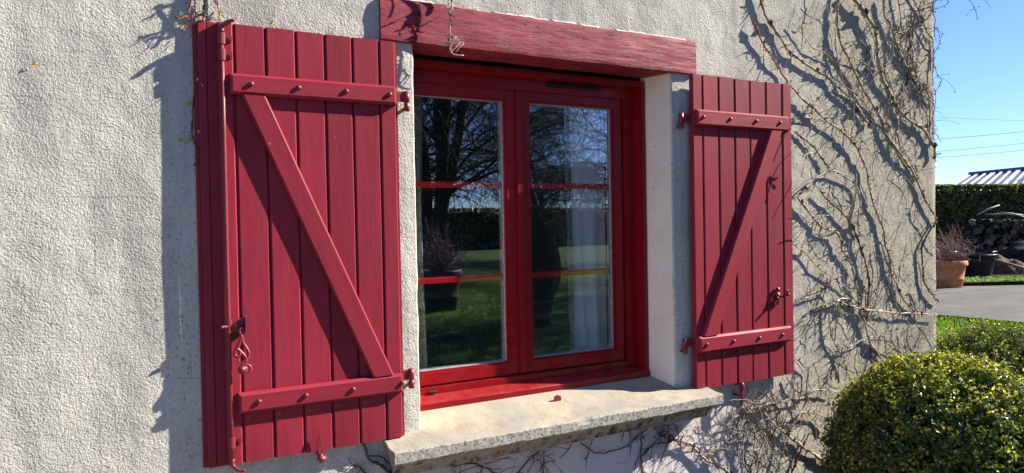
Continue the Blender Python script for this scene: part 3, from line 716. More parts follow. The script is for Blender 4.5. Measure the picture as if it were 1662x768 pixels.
def twigs(g, P, rad, dens=22, big=1.0, mi=(0, 1, 2), depth=.045, down=.35, edge=3.5):
    L = 0
    for a, b in zip(P[:-1], P[1:]):
        L = (b-a).length
        for _ in range(np.random.poisson(L*dens) if L > 0 else 0):
            p = a.lerp(b, random.random()); k = random.choice((0, 0, 0, 1, 2)); m = random.choice(mi)
            ang = random.uniform(0, 2*math.pi); ln = random.choice((.02, .03, .05, .08, .13))*random.uniform(.6, 1.3)*big
            d = Vector((math.cos(ang), -random.uniform(-.2, .9), math.sin(ang)-down)).normalized(); pts = [p]; r = random.uniform(.0009, .0019)
            n = random.randint(3, 6)
            for i in range(n):
                d = (d+Vector((random.uniform(-.45, .45), random.uniform(-.3, .3), random.uniform(-.45, .4)))).normalized(); q = pts[-1]+d*ln/n
                q.y = max(min(q.y, -.003), -depth*1.6) if q.x < 3.33 else q.y
                pts.append(q)
            g.tube(pts, [r*(1.15-.6*i/n) for i in range(n+1)], 4, m, False)
            if k and n > 3:
                d2 = (d+Vector((random.uniform(-1, 1), random.uniform(-.5, .5), random.uniform(-1, 1)))).normalized(); q = pts[2]; g.tube([q, q+d2*ln*.25, q+d2*ln*.5+Vector((0, 0, -.006))], [r*.8, r*.7, r*.5], 4, m, False)
            if random.random() < .35:   # bud cluster
                for _k in range(3):
                    e = pts[random.randint(1, n)]; o_ = Vector((random.uniform(-1, 1), random.uniform(-1, .4), random.uniform(-1, 1)))*.006; g.tube([e, e+o_, e+o_*1.6], [.0014, .0028, .0008], 5, 2, False)
MI = None
vine = thing('climbing_vine', 'large leafless creeper sprawling over the wall corner right of the far shutter', 'creeper', (2.6, -.03, GZ))
S_ = [
 ([(1230,-20),(1236,5),(1245,30),(1262,55),(1278,80),(1297,96),(1320,112),(1345,126),(1362,143),(1375,155),(1390,172),(1400,187),(1413,202)],5,4,'stem',(.035,.03)),
 ([(1224,38),(1234,62),(1243,78),(1252,92),(1260,104),(1268,118),(1277,131)],3.6,3,'stem_red',(.04,.025)),
 ([(1366,-20),(1359,10),(1360,50),(1365,70),(1375,90),(1383,108),(1394,130),(1402,148),(1417,171),(1432,196),(1439,219),(1455,242),(1468,260),(1483,282),(1499,318)],4.4,4.6,'stem',(.045,.03)),
 ([(1499,318),(1503,328),(1519,356),(1508,376),(1496,404),(1498,432),(1499,455),(1508,472),(1524,491)],4.2,3.2,'stem_dark',(.03,.03)),
 ([(1376,-10),(1392,6),(1402,20),(1413,35),(1420,45),(1423,70),(1424,90),(1428,110),(1433,130),(1443,148),(1455,171),(1473,193),(1498,209),(1508,224),(1517,242),(1516,257)],7,5.5,'stem',(.05,.03)),
 ([(1433,-5),(1436,25),(1445,40),(1452,60),(1458,80),(1467,100),(1475,112),(1486,134),(1498,154),(1510,164),(1517,168)],4.6,4,'stem',(.04,.02)),
 ([(1456,-10),(1462,30),(1463,55),(1462,70),(1466,80),(1472,100),(1488,122),(1495,146)],2.8,3,'stem',(.03,.03)),
 ([(1540,-6),(1515,3),(1500,8),(1488,18),(1484,30),(1483,50),(1478,75),(1468,92)],1.8,1.5,'stem_dark',(.05,.03)),
 ([(1518,10),(1505,30),(1490,45),(1475,60),(1463,70)],2,1.5,'stem_dark',(.04,.02)),
 ([(1356,51),(1357,80),(1360,100),(1364,115),(1369,137)],2.4,2,'stem_pale',(.04,.03)),
 ([(1385,93),(1405,105),(1415,112),(1428,119)],2.2,1.8,'stem_pale',(.035,.04)),
 ([(1450,52),(1466,52),(1474,46),(1473,34),(1468,28)],2.4,1.6,'stem_pale',(.04,.05)),
 ([(1286,143),(1305,163),(1323,178),(1343,197),(1364,212),(1382,228),(1392,242),(1398,257),(1407,277),(1409,295),(1414,318),(1418,330),(1425,351),(1434,371),(1437,396),(1444,419),(1446,442),(1455,460),(1465,485),(1484,504)],3.6,4.4,'stem',(.04,.03)),
 ([(1286,322),(1300,313),(1313,298),(1331,284),(1349,277),(1366,284),(1384,295),(1392,308),(1397,328),(1394,343),(1393,365),(1395,383)],3.4,2.8,'stem_pale',(.045,.03)),
 ([(1290,214),(1305,226),(1321,239),(1333,257),(1346,273)],2.6,2.6,'stem_dark',(.02,.03)),
 ([(1282,195),(1298,190),(1313,192),(1335,196)],2.4,2,'stem_pale',(.03,.03)),
 ([(1305,190),(1307,180),(1312,174),(1318,176)],2.2,2,'stem_pale',(.04,.03)),
 ([(1366,138),(1382,148),(1397,160),(1404,176),(1417,186),(1432,193),(1445,204),(1453,216),(1455,237)],2.4,2,'stem_pale',(.03,.03)),
 ([(1453,190),(1473,197),(1491,204),(1506,207)],3,2.4,'stem_pale',(.04,.035)),
 ([(1293,320),(1308,338),(1323,358),(1338,371),(1356,376),(1365,391),(1366,404),(1376,419),(1383,434),(1387,452),(1392,472),(1393,490)],3.2,4,'stem',(.045,.03)),
 ([(1331,308),(1341,323),(1359,338),(1374,353),(1384,366),(1390,384),(1397,404),(1404,422),(1408,440),(1411,462),(1409,488),(1407,512)],3,3.8,'stem_dark',(.045,.03)),
 ([(1288,397),(1308,412),(1326,432),(1343,445),(1364,460),(1382,478),(1392,494)],2.4,2.2,'stem',(.03,.03)),
 ([(1300,486),(1328,478),(1343,472),(1352,483),(1352,494)],2.2,1.8,'stem',(.03,.03)),
 ([(1343,493),(1364,485),(1379,485),(1392,495),(1412,503),(1432,504)],2.6,2.4,'stem_pale',(.045,.03)),
 ([(1352,486),(1377,495),(1406,503),(1439,506),(1460,509),(1486,508),(1523,512)],3.2,2.8,'stem_pale',(.045,.04)),
 ([(1471,490),(1486,501),(1496,513)],2.8,2.2,'stem_dark',(.03,.03)),
 ([(1393,488),(1399,512),(1406,533),(1413,559),(1431,581)],4.6,4.6,'stem',(.035,.025)),
 ([(1348,492),(1345,519),(1350,544),(1359,566),(1370,584),(1374,610)],2.8,2,'stem',(.04,.03)),
 ([(1357,562),(1381,562),(1399,552),(1421,546),(1442,559),(1462,569)],2.4,1.8,'stem_pale',(.045,.04)),
 ([(1218,637),(1223,653),(1240,671),(1261,693),(1279,707),(1298,722),(1323,738),(1348,758),(1375,770)],3.8,5,'stem',(.04,.03)),
 ([(1200,664),(1216,664),(1250,656),(1279,649),(1305,646),(1316,635),(1337,633),(1358,636)],3,2.4,'stem_pale',(.04,.045)),
 ([(1258,775),(1269,740),(1276,707),(1287,685),(1298,671),(1316,669),(1334,675),(1350,690)],3.2,2.6,'stem_pale',(.045,.045)),
 ([(1155,731),(1182,722),(1196,707),(1218,704),(1242,705)],2.6,2,'stem_pale',(.03,.045)),
 ([(1155,738),(1167,758),(1190,772)],3,2.6,'stem_pale',(.03,.03)),
 ([(1276,612),(1287,631),(1305,642)],2,1.6,'stem_dark',(.03,.03)),
 ([(1290,580),(1302,592),(1312,606),(1310,640)],1.8,1.5,'stem',(.03,.03)),
 ([(1058,690),(1085,712),(1100,715),(1115,718),(1130,730),(1148,748),(1165,755),(1185,768)],3.8,4.6,'stem',(.04,.04)),
 ([(1250,560),(1300,520),(1320,500),(1345,492)],1.8,1.6,'stem',(.015,.04)),
 ([(1316,700),(1300,730),(1285,768)],3,3.4,'stem_dark',(.03,.03)),
 ([(1200,668),(1196,700),(1206,740),(1214,770)],1.8,1.5,'stem_dark',(.04,.04)),
 ([(1440,150),(1436,180),(1444,215),(1470,250),(1490,290)],1.8,1.6,'stem',(.02,.02)),
 ([(1330,0),(1322,24),(1310,40),(1296,44)],1.6,1.2,'stem',(.05,.03)),
 ([(1286,38),(1304,58),(1316,75),(1336,84),(1352,98)],1.6,1.6,'stem',(.04,.03)),
]
rv = random.Random(21)
for _ in range(20):
    u = rv.triangular(1400, 1512, 1490); v = rv.uniform(-25, 180 if _ < 24 else 420); px_ = [(u, v)]; dx = rv.uniform(-.35, .35)
    for k in range(rv.randint(4, 9)): dx += rv.uniform(-.35, .35); dx = max(-.8, min(.8, dx)); u = min(1514, u+dx*16); v += rv.uniform(9, 20); px_.append((u, v))
    r_ = rv.uniform(1.0, 2.2); S_.append((px_, r_, r_*.8, rv.choice(('stem', 'stem', 'stem_dark', 'stem_pale')), (rv.uniform(.01, .04), rv.uniform(.01, .04))))
for _ in range(30):
    u = rv.uniform(1295, 1500); v = rv.uniform(330, 560); px_ = [(u, v)]; dx = rv.uniform(-.5, .5)
    for k in range(rv.randint(3, 7)): dx += rv.uniform(-.35, .35); u += dx*12; v += rv.uniform(7, 18); px_.append((u, v))
    S_.append((px_, 1.3, 1.0, rv.choice(('stem', 'stem_dark', 'stem_pale')), (.015, .03)))
tw = Geo(); np.random.seed(5)
ALLP = []
for s in S_:
    P, rad = add_stem(vine, *s); x = P[len(P)//2].x; ALLP.append(P)
    twigs(tw, P, rad, 17, 1.0, (0, 1, 2, 2), .05)
    if s[1] > 1.7: knots(tw, P, rad, 2)
# thin wandering tendrils over the corner zone
for _ in range(85):
    u = random.triangular(1292, 1520, 1450); v = random.uniform(-20, 640)
    if u > 1440 and random.random() < .5: v = random.uniform(-20, 330)
    p = Vector(ony(u, v, -random.uniform(.006, .05))); p.y = max(p.y, -.06); ang = random.gauss(-1.45, .55); d = Vector((math.cos(ang), 0, math.sin(ang))); pts = [p]; r = random.uniform(.0008, .0016)
    for i in range(random.randint(6, 16)):
        d = (d+Vector((random.uniform(-.35, .35), random.uniform(-.12, .12), random.uniform(-.28, .2)))).normalized(); q = pts[-1]+d*.022; q.y = max(min(q.y, -.003), -.06)
        if q.x > 3.325: break
        pts.append(q)
    if len(pts) > 3: tw.tube(pts, [r*(1.1-.5*i/len(pts)) for i in range(len(pts))], 4, random.choice((0, 0, 1, 2, 2)), False)
# dense lower tangle
for _ in range(150):
    u = random.triangular(1130, 1345, 1250); v = 640+abs(random.gauss(0, 45)) if random.random() < .65 else random.uniform(600, 790)
    if u < 1185 and v < 690: v += 45
    p = Vector(ony(u, v, -random.uniform(.008, .07))); p.y = max(p.y, -.08); ang = random.uniform(0, 6.28); d = Vector((math.cos(ang), 0, math.sin(ang))); pts = [p]; r = random.uniform(.0008, .0019)
    for i in range(random.randint(4, 12)):
        d = (d+Vector((random.uniform(-.35, .35), random.uniform(-.15, .15), random.uniform(-.3, .2)))).normalized(); q = pts[-1]+d*.024; q.y = max(min(q.y, -.003), -.09)
        if q.x < 2.05 and q.z > -.03: break
        pts.append(q)
    if len(pts) > 2: tw.tube(pts, [r]*len(pts), 4, random.choice((0, 1, 2, 2, 2)), False)
# shoots leaning out past the corner
for px, r in (([(1507,18),(1520,14),(1532,10),(1539,3),(1533,-4)],2.2), ([(1515,0),(1514,20),(1518,32),(1516,45),(1517,60)],2.6), ([(1516,45),(1522,48),(1526,66),(1521,78),(1516,88)],1.8),
              ([(1516,88),(1516,105),(1522,122),(1528,130),(1524,140),(1517,152)],2), ([(1519,125),(1530,121),(1541,121)],1.0), ([(1524,126),(1535,130),(1545,140),(1551,149)],1.1),
              ([(1518,45),(1527,52),(1533,57)],.9), ([(1560,-8),(1575,2),(1581,12),(1584,20),(1587,33)],1.5), ([(1581,12),(1590,10)],.8), ([(1581,12),(1574,20),(1570,23)],.9), ([(1590,-6),(1603,5),(1607,14)],1.2),
              ([(1517,145),(1519,160),(1515,185),(1510,205)],1.8), ([(1510,207),(1520,218),(1527,230)],1.2), ([(1514,245),(1522,250),(1526,248)],2.2), ([(1517,265),(1520,250)],1.8), ([(1499,455),(1508,452),(1516,455),(1524,466),(1518,474)],2.2)):
    P = smoothpts([ony(u, v, -.035-.02*i/len(px)) for i, (u, v) in enumerate(px)], 3); tw.tube(P, [r/1000]*len(P), 5, 2, True)
    for p in P:
        if random.random() < .45: o_ = Vector((random.uniform(-1, 1), random.uniform(-1, 1), random.uniform(-1, 1)))*.009; tw.tube([p, p+o_*.5, p+o_], [.0016, .0032, .001], 5, 2, False)
o = tw.obj('twigs', [M['stem'], M['stem_pale'], M['stem_dark']], vine, (2.6, -.03, .7)); o['kind'] = 'stuff'

# creeper under the sill
v2 = thing('climbing_vine', 'dark thin leafless creeper stems trailing on the wall under the stone sill', 'creeper', (.4, -.03, -.5))
tw2 = Geo()
for s in [
 ([(580,700),(590,722),(600,745),(622,758),(650,775)],3.2,3,'stem_dark',(.02,.05)), ([(566,744),(580,758),(600,772)],3,3,'stem_dark',(.02,.03)), ([(595,740),(615,742),(640,756),(655,770)],2.6,2.2,'stem_dark',(.03,.06)),
 ([(555,768),(566,761),(575,761)],2.2,1.4,'stem_pale',(.05,.05)), ([(738,758),(760,752),(785,758),(808,770)],3.2,3,'stem_dark',(.03,.03)),
 ([(943,718),(960,732),(978,736),(1000,730),(1018,724),(1030,712),(1052,696)],2.2,2.2,'stem_dark',(.025,.03)), ([(1041,709),(1041,740),(1043,775)],3,3,'stem_dark',(.03,.03)),
 ([(1023,696),(1023,742)],1.8,1.2,'stem_dark',(.03,.03)), ([(1060,694),(1076,706),(1090,716)],4,4,'stem_dark',(.04,.04)), ([(1043,740),(1055,725),(1072,718),(1090,718)],2.6,2.6,'stem_dark',(.03,.04)),
 ([(962,712),(956,732),(951,746)],1.6,1,'stem_dark',(.02,.03)), ([(875,765),(885,752),(900,748)],1.8,1.4,'stem_dark',(.03,.03)), ([(876,750),(885,756),(892,768)],1.8,1.5,'stem_pale',(.05,.05)),
 ([(928,720),(920,733),(909,743)],1.5,1,'stem_dark',(.02,.03)), ([(1038,737),(1032,755),(1029,772)],1.5,1,'stem_dark',(.02,.03)), ([(834,775),(860,745),(875,733)],2.4,2,'stem_dark',(.03,.03)), ([(1085,690),(1086,712)],2,2,'stem_dark',(.03,.03)), ([(1094,688),(1100,700),(1102,716)],2,2,'stem_dark',(.03,.03)), ([(1014,698),(1008,718)],1.3,1,'stem_dark',(.02,.03))]:
    P, rad = add_stem(v2, *s); twigs(tw2, P, rad, 26, .8, (0, 0, 1), .05)
for _ in range(60):
    u = random.choice((random.gauss(870, 14), random.gauss(1080, 22), random.gauss(740, 30))); vv = 768-(u-640)*.155+random.uniform(-8, 22)
    p = Vector(ony(u, vv, -.03)); ang = random.uniform(0, 6.28); d = Vector((math.cos(ang), 0, math.sin(ang)-.3)); pts = [p]
    for i in range(6): d = (d+Vector((random.uniform(-.35, .35), random.uniform(-.15, .15), random.uniform(-.3, .2)))).normalized(); q = pts[-1]+d*.018; q.y = max(min(q.y, -.004), -.06); pts.append(q)
    tw2.tube(pts, [.0016]*len(pts), 4, random.choice((0, 0, 1)), False)
o = tw2.obj('twigs', [M['stem_dark'], M['stem']], v2, (.4, -.03, -.2)); o['kind'] = 'stuff'

# creeper at the top-left, hanging round the near shutter, with shoots that stand off the wall
SV = Vector((3.5, -1, 2.35))
def off(px, y, d, back=0):      # a shoot standing d in front of the plane y, found along the sun direction
    return [Vector(ony(u, v, y))+SV*d for u, v in px]
v3 = thing('climbing_vine', 'thin reddish creeper shoots dangling above and behind the near left shutter', 'creeper', (-.72, -.03, 1.2)); tw3 = Geo()
for s in [([(318,-20),(316,10),(317,40),(319,75),(318,110),(316,150),(312,190),(314,222),(322,250),(321,280)],1.5,1.1,'stem_dark',(.012,.02)), ([(330,-20),(331,14),(329,34)],2.2,1.8,'stem_dark',(.03,.02)),
          ([(312,-15),(311,0),(308,10),(306,28),(302,42),(295,50)],2.2,1.8,'stem_red',(.05,.05)), ([(351,-20),(351,0),(354,20),(356,34)],1.4,1.2,'stem_red',(.02,.02)), ([(292,27),(316,26),(330,24),(338,30)],2.2,2,'stem_red',(.06,.05)),
          ([(302,42),(312,38),(322,38)],1.6,1.2,'stem_red',(.05,.04))]:
    P, rad = add_stem(v3, *s); twigs(tw3, P, rad, 20, .55, (0, 1), .04)
for px, r in (([(292,-20),(289,0),(286,9),(283,20),(278,34),(278,52),(277,62)],4), ([(255,10),(262,12),(272,10),(283,7),(294,8)],4.5), ([(262,52),(275,38),(284,23),(294,12)],3.6), ([(237,67),(247,62),(259,61),(270,62),(286,56),(298,52)],2.8),
              ([(284,23),(294,33),(301,37),(309,36)],4.2), ([(268,75),(276,66)],1.5), ([(300,-10),(294,8),(303,18),(306,30)],4.5)):
    P = smoothpts(off(px, 0, .085), 3); g = Geo(); g.tube(P, [r/1000*random.uniform(.8, 1.2) for _ in P], 6); g.obj('stem', [M['stem']], v3, tuple(P[0]))
o = tw3.obj('twigs', [M['stem_red'], M['stem_dark']], v3, (-.7, -.03, 1.3)); o['kind'] = 'stuff'
M['dry_leaf'] = plain('dry_yellow_leaf', (.42, .27, .03), .8)
for (u, v) in ((360,19),(442,38),(57,104),(307,168),(293,227),(307,227),(324,213)):
    p = ony(u, v, -.008); q = [(random.uniform(.7, 1.2)*.008*math.cos(a), -.003*math.sin(a*2), random.uniform(.7, 1.2)*.007*math.sin(a)) for a in np.linspace(0, 5.2, 6)]
    link('dry_leaf', mesh('dry_leaf', q+[(0, -.004, 0)], [(i, (i+1) % 6, 6) for i in range(6)], M['dry_leaf']), v3, tuple(p))
v4 = thing('climbing_vine', 'thin creeper shoot with buds dangling in front of the red beam', 'creeper', (.17, -.05, 1.6)); tw4 = Geo()
for s in [([(735,-20),(734,5),(732,20),(731,45),(730,62),(731,82)],1.8,1.5,'stem',(.12,.125)), ([(727,-15),(729,10),(732,40)],1.3,1,'stem_pale',(.12,.12))]:
    P, rad = add_stem(v4, *s); twigs(tw4, P, rad, 75, .5, (0, 1), .09)
for px, r in (([(640,-6),(636,14),(631,30)],2), ([(655,-14),(664,2),(675,17),(677,37)],5), ([(675,17),(666,28),(654,47)],4.2), ([(680,-12),(688,0),(698,10),(696,24)],4.5)):
    P = smoothpts(off(px, -.017, .075), 3); g = Geo(); g.tube(P, [r/1000*random.uniform(.8, 1.2) for _ in P], 6); g.obj('stem', [M['stem']], v4, tuple(P[0]))
for px, r in (([(1290,243),(1275,256),(1262,272),(1252,295),(1246,318),(1243,330)],1.8), ([(1288,285),(1278,310),(1262,340),(1253,356)],1.6), ([(1246,296),(1253,292),(1261,290)],4), ([(1254,300),(1259,306)],3), ([(1289,392),(1275,392),(1263,396)],2.2), ([(1250,286),(1252,300)],3.5), ([(1288,200),(1270,226),(1256,262)],1.5)):
    P = smoothpts(off(px, YR, .055), 3); g = Geo(); g.tube(P, [r/1000]*len(P), 6); g.obj('stem', [M['stem']], vine, tuple(P[0]))
for px, r in (([(662,120),(657,128),(650,134),(646,140)],2.2), ([(655,112),(649,122),(646,135),(652,142),(668,143)],1.8), ([(668,124),(660,131),(655,138)],1.6), ([(655,112),(660,120),(668,122)],1.8)):
    P = smoothpts(off(px, 0, .055), 3); g = Geo(); g.tube(P, [r/1000]*len(P), 6); g.obj('stem', [M['stem']], v4, tuple(P[0]))
o = tw4.obj('twigs', [M['stem'], M['stem_dark']], v4, (.2, -.05, 1.6)); o['kind'] = 'stuff'

# ------------------------------------------------------------------ foliage
def leaves(C, N, size, mi, mats, name, aspect=.55, fold=.25, spread=.9):
    n = len(C); N = N+rng.normal(0, spread, (n, 3)); N /= np.linalg.norm(N, axis=1)[:, None]+1e-9
    T = rng.normal(0, 1, (n, 3)); T -= (T*N).sum(1)[:, None]*N; T /= np.linalg.norm(T, axis=1)[:, None]+1e-9; B = np.cross(N, T)
    s = (size*rng.uniform(.65, 1.25, n))[:, None]
    tip = C+T*s; base = C-T*s; l = C+B*s*aspect+N*s*fold; r = C-B*s*aspect+N*s*fold; l2 = l+T*s*.25; r2 = r+T*s*.25
    V = np.stack([base, l, tip, base, tip, r], 1).reshape(-1, 3)
    return fast_mesh(name, V, 3, mats, np.repeat(mi, 2))
def bush(c, rx, ry, rz, n, label, leafsize=.0100, yel=1.0):
    t = thing('box_bush', label, 'shrub', (c[0], c[1], GZ), 'clipped rounded box bushes'); c = np.array(c)
    # clumpy shell: shoots
    ns = n//14; d = rng.normal(0, 1, (ns, 3)); d /= np.linalg.norm(d, axis=1)[:, None]
    k = d[:, 2] > -.85; d = d[k]; ns = len(d)
    lump = np.array([noise.noise(Vector(x*2.6)+Vector(c))*.07+noise.noise(Vector(x*7)+Vector(c))*.06+noise.noise(Vector(x*16)+Vector(c))*.035 for x in d])
    base = d*(1+lump)[:, None]
    depth = np.abs(rng.normal(0, .05, ns))+rng.uniform(0, .07, ns)
    k_ = 14; sh = np.repeat(base*(1-depth)[:, None], k_, 0); D = np.repeat(d, k_, 0); along = np.tile(np.linspace(-.5, 1, k_), ns)
    P = sh*np.array([rx, ry, rz]); jit = rng.normal(0, .010, P.shape); up = np.array([0, 0, .35]); Dn = D+up; Dn /= np.linalg.norm(Dn, axis=1)[:, None]
    P = P+Dn*(along*.036*np.repeat(rng.uniform(.5, 1.5, ns), k_))[:, None]+jit+c
    k = P[:, 2] > GZ+.02; top = D[:, 2]; dep = np.repeat(depth, k_)
    q = rng.uniform(0, 1, len(P))*(1 if yel == 1 else .9); shootrand = np.repeat(rng.uniform(0, 1, ns), k_)
    mi = np.where(q < .36, 0, np.where(q < .78, 1, 2))
    ytip = (along > .35) & (shootrand < yel*np.clip(.10+.5*(top), .015, .62)) & (q > .25); mi = np.where(ytip, np.where(q > .55, 3, 2), mi)
    buff = (shootrand > .86) & (top < .15) & (q > .35); mi = np.where(buff, 4, mi)
    me = leaves(P[k]-c, D[k], leafsize, mi[k], LB, 'foliage', .55, .25, .75)
    o = link('foliage', me, t, tuple(c)); o['kind'] = 'stuff'
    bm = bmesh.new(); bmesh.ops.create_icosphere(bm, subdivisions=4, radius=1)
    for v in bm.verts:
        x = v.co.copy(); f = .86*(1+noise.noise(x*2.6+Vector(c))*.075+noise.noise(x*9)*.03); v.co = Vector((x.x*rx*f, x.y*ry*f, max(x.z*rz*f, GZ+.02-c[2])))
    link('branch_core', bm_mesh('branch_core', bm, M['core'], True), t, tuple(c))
B1 = atd(1536, 750, 3.22); bush((B1[0], B1[1], B1[2]), .49, .48, .475, 95000, 'large rounded box bush with yellow tips in front of the vine wall, nearest the camera')
B2 = atd(1618, 652, 4.35); bush((B2[0], B2[1], B2[2]+.03), .58, .50, .43, 62000, 'darker rounded box bush half hidden behind the nearer one at the house corner', .0095, .5)

# grass blades near the corner and in the garden in front of the house
def blades(name, pts, h, m):
    n = len(pts); a = rng.uniform(0, 6.28, n); wd = rng.uniform(.004, .009, n)*h/.05; t = rng.normal(0, .45, (n, 2))*h; hh = h*rng.uniform(.5, 1.3, n)
    V = np.zeros((n, 3, 3)); V[:, 0, 0] = pts[:, 0]-np.cos(a)*wd; V[:, 0, 1] = pts[:, 1]-np.sin(a)*wd; V[:, 1, 0] = pts[:, 0]+np.cos(a)*wd; V[:, 1, 1] = pts[:, 1]+np.sin(a)*wd
    V[:, 2, 0] = pts[:, 0]+t[:, 0]; V[:, 2, 1] = pts[:, 1]+t[:, 1]; V[:, :2, 2] = GZ-.004; V[:, 2, 2] = GZ+hh
    return tag(link(name, fast_mesh(name, V.reshape(-1, 3), 3, m)), 'short bright green lawn grass around the house and garden', 'grass', None, 'stuff')
s_ = rng.uniform(-1, 2.2, 90000); w_ = rng.uniform(0, 1, 90000)**.6
base = n0[None, :2]+dn[None, :2]*(s_*3)[:, None]; inn = np.array([dn[1], -dn[0]]);
if inn@(CAM[:2]-n0[:2]) < 0: inn = -inn
G1 = base+inn[None]*(w_*4.2-.05)[:, None]
G1 = G1[(G1[:, 0] > 3.9)]
G2 = np.stack([rng.uniform(-1, 15, 90000), -3.2-rng.uniform(0, 1, 90000)**.8*13], 1)
G = np.concatenate([G1, G2]); mod = np.array([noise.noise(Vector((x*.9, y*.9, 1))) for x, y in G[::1]]); 
blades('lawn_grass', G[mod > -.45], .045, M['grass'])
sheet('added_bounce_terrace', [(-9, -4.3), (1.1, -4.3), (1.1, 0), (-9, 0)], GZ+.006, M['bounce_gravel'])  # unseen pale ground, added to bounce sunlight onto the wall
# weeds on the bed edge
pc = f0[None]+df[None]*rng.uniform(-3, 5.5, 9000)[:, None]+nrm[None]*(rng.uniform(.1, 1.0, 9000)**1.3)[:, None]*1.0
mw = np.array([noise.noise(Vector((x*2.2, y*2.2, 3))) for x, y, z in pc]); pc = pc[mw > -.28]; pc[:, 2] = GZ+.02+rng.uniform(0, .12, len(pc))
me = leaves(pc, np.tile([0, 0, 1.0], (len(pc), 1)), .028, np.zeros(len(pc), dtype=int), [M['herb']], 'weeds')
tag(link('weeds', me), 'low bright green weeds along the edge of the planting bed', 'weeds', None, 'stuff')

def hedge(name, p0, p1, depth, h, n, label, ls=.055, mats=LH, grp=None, z0=GZ, seed=1):
    p0 = np.array(p0[:2]); p1 = np.array(p1[:2]); d = p1-p0; L = np.linalg.norm(d); d = d/L; nn = np.array([-d[1], d[0]])
    t = thing(name, label, 'hedge', (*((p0+p1)/2), z0), grp)
    f = rng.uniform(0, 1, n); a = rng.uniform(0, L, n); u = rng.uniform(-1, 1, n); zz = rng.uniform(0, 1, n)
    side = np.where(f < .42, -1, np.where(f < .72, 1, 0))
    off_ = np.where(side == 0, u*depth/2, side*depth/2); z = np.where(side == 0, h, zz*h)
    lump = np.array([noise.noise(Vector((x*1.7, y*1.7, s*3+seed)))*.12+noise.noise(Vector((x*5, y*5, s*3)))*.07 for x, y, s in zip(a, z, side)])
    off_ = off_+side*lump*1.0-side*np.abs(rng.normal(0, .05, n)); z = z+np.where(side == 0, lump*.5-np.abs(rng.normal(0, .04, n)), 0)
    P = np.stack([p0[0]+d[0]*a+nn[0]*off_, p0[1]+d[1]*a+nn[1]*off_, z0+z], 1)
    N = np.stack([nn[0]*side, nn[1]*side, (side == 0)*1.0], 1); q = rng.uniform(0, 1, n); mi = np.where(q < .5, 0, np.where(q < .85, 1, 2))
    c = np.array([*((p0+p1)/2), z0]); o = link('foliage', leaves(P-c, N, ls, mi, mats, 'foliage', .6, .2, .8), t, tuple(c)); o['kind'] = 'stuff'
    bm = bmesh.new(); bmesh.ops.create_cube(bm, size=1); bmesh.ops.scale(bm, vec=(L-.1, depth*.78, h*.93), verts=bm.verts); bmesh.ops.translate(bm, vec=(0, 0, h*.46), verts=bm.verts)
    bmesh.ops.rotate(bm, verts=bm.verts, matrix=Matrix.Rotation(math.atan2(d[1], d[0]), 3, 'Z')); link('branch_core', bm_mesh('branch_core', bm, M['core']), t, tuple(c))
    return t
# ------------------------------------------------------------------ yard beyond the corner
DH = 24.5
h0 = atd(1480, 303, DH); h1 = atd(1740, 300, DH+.6)
hedge('hedge', h0, h1, 1.3, h0[2]-GZ, 26000, 'long clipped dark hedge closing the yard beyond the driveway')
# firewood stack in front of the hedge
wood = thing('firewood_stack', 'stack of cut logs with pale ends leaning on the hedge', 'firewood', tuple(atd(1625, 430, 23.0)))
def log_mesh(k):
    n = 10; v = []; f = []; mi = []
    for j, x in enumerate((-.25, .25)):
        for i in range(n): a = 2*math.pi*i/n; r = 1+.12*math.sin(a*2+k)+.06*math.sin(a*3+k*2); v.append((r*math.cos(a), x, r*math.sin(a)))
    for i in range(n): f.append((i, (i+1) % n, n+(i+1) % n, n+i)); mi.append(1)
    f.append(tuple(range(n))[::-1]); f.append(tuple(range(n, 2*n))); mi += [0, 0]; return mesh('log', v, f, [M['log_end'], M['log_bark']], mi)
LM = [log_mesh(k) for k in range(4)]
yawv = math.atan2(ray(1625, 380)[1], ray(1625, 380)[0])-math.pi/2
row = 0; v = 405.0
rows = []
px = 23.0/F
random.seed(3)
vv = 408
while vv > 352:
    uu = 1572+(6 if row % 2 else 0)+max(0, (380-vv))*.35
    while uu < 1740:
        r = random.uniform(.045, .11); p = atd(uu, vv+random.uniform(-1.5, 1.5), 23.0+random.uniform(-.08, .08))
        o = link('log', random.choice(LM), wood, tuple(p)); o.scale = (r, 1, r*random.uniform(.8, 1.1)); o.rotation_euler = (random.uniform(-.1, .1), random.uniform(0, 6), yawv+random.uniform(-.25, .25))
        uu += (r/px)*2.05
    vv -= 8; row += 1
bk0 = atd(1570, 400, 23.35); bk1 = atd(1745, 400, 23.35)
bm = bmesh.new(); bmesh.ops.create_cube(bm, size=1); bmesh.ops.scale(bm, vec=(float(np.linalg.norm(bk1-bk0)), .3, 1.3), verts=bm.verts); bmesh.ops.rotate(bm, verts=bm.verts, matrix=Matrix.Rotation(yawv, 3, 'Z'))
cc = (bk0+bk1)/2; link('stacked_logs_behind', bm_mesh('stacked_logs_behind', bm, M['log_bark']), wood, (cc[0], cc[1], GZ+.62))
for (a, b) in (((1586, 349), (1622, 333)), ((1600, 348), (1660, 349)), ((1625, 345), (1662, 352))):
    g = Geo(); P0, P1 = atd(*a, 22.8), atd(*b, 22.8); g.tube([P0, (Vector(P0)+Vector(P1))/2+Vector((0, 0, .03)), P1], [.02, .03, .022], 6); g.obj('top_branch', [M['stem_pale']], wood, tuple(P0))
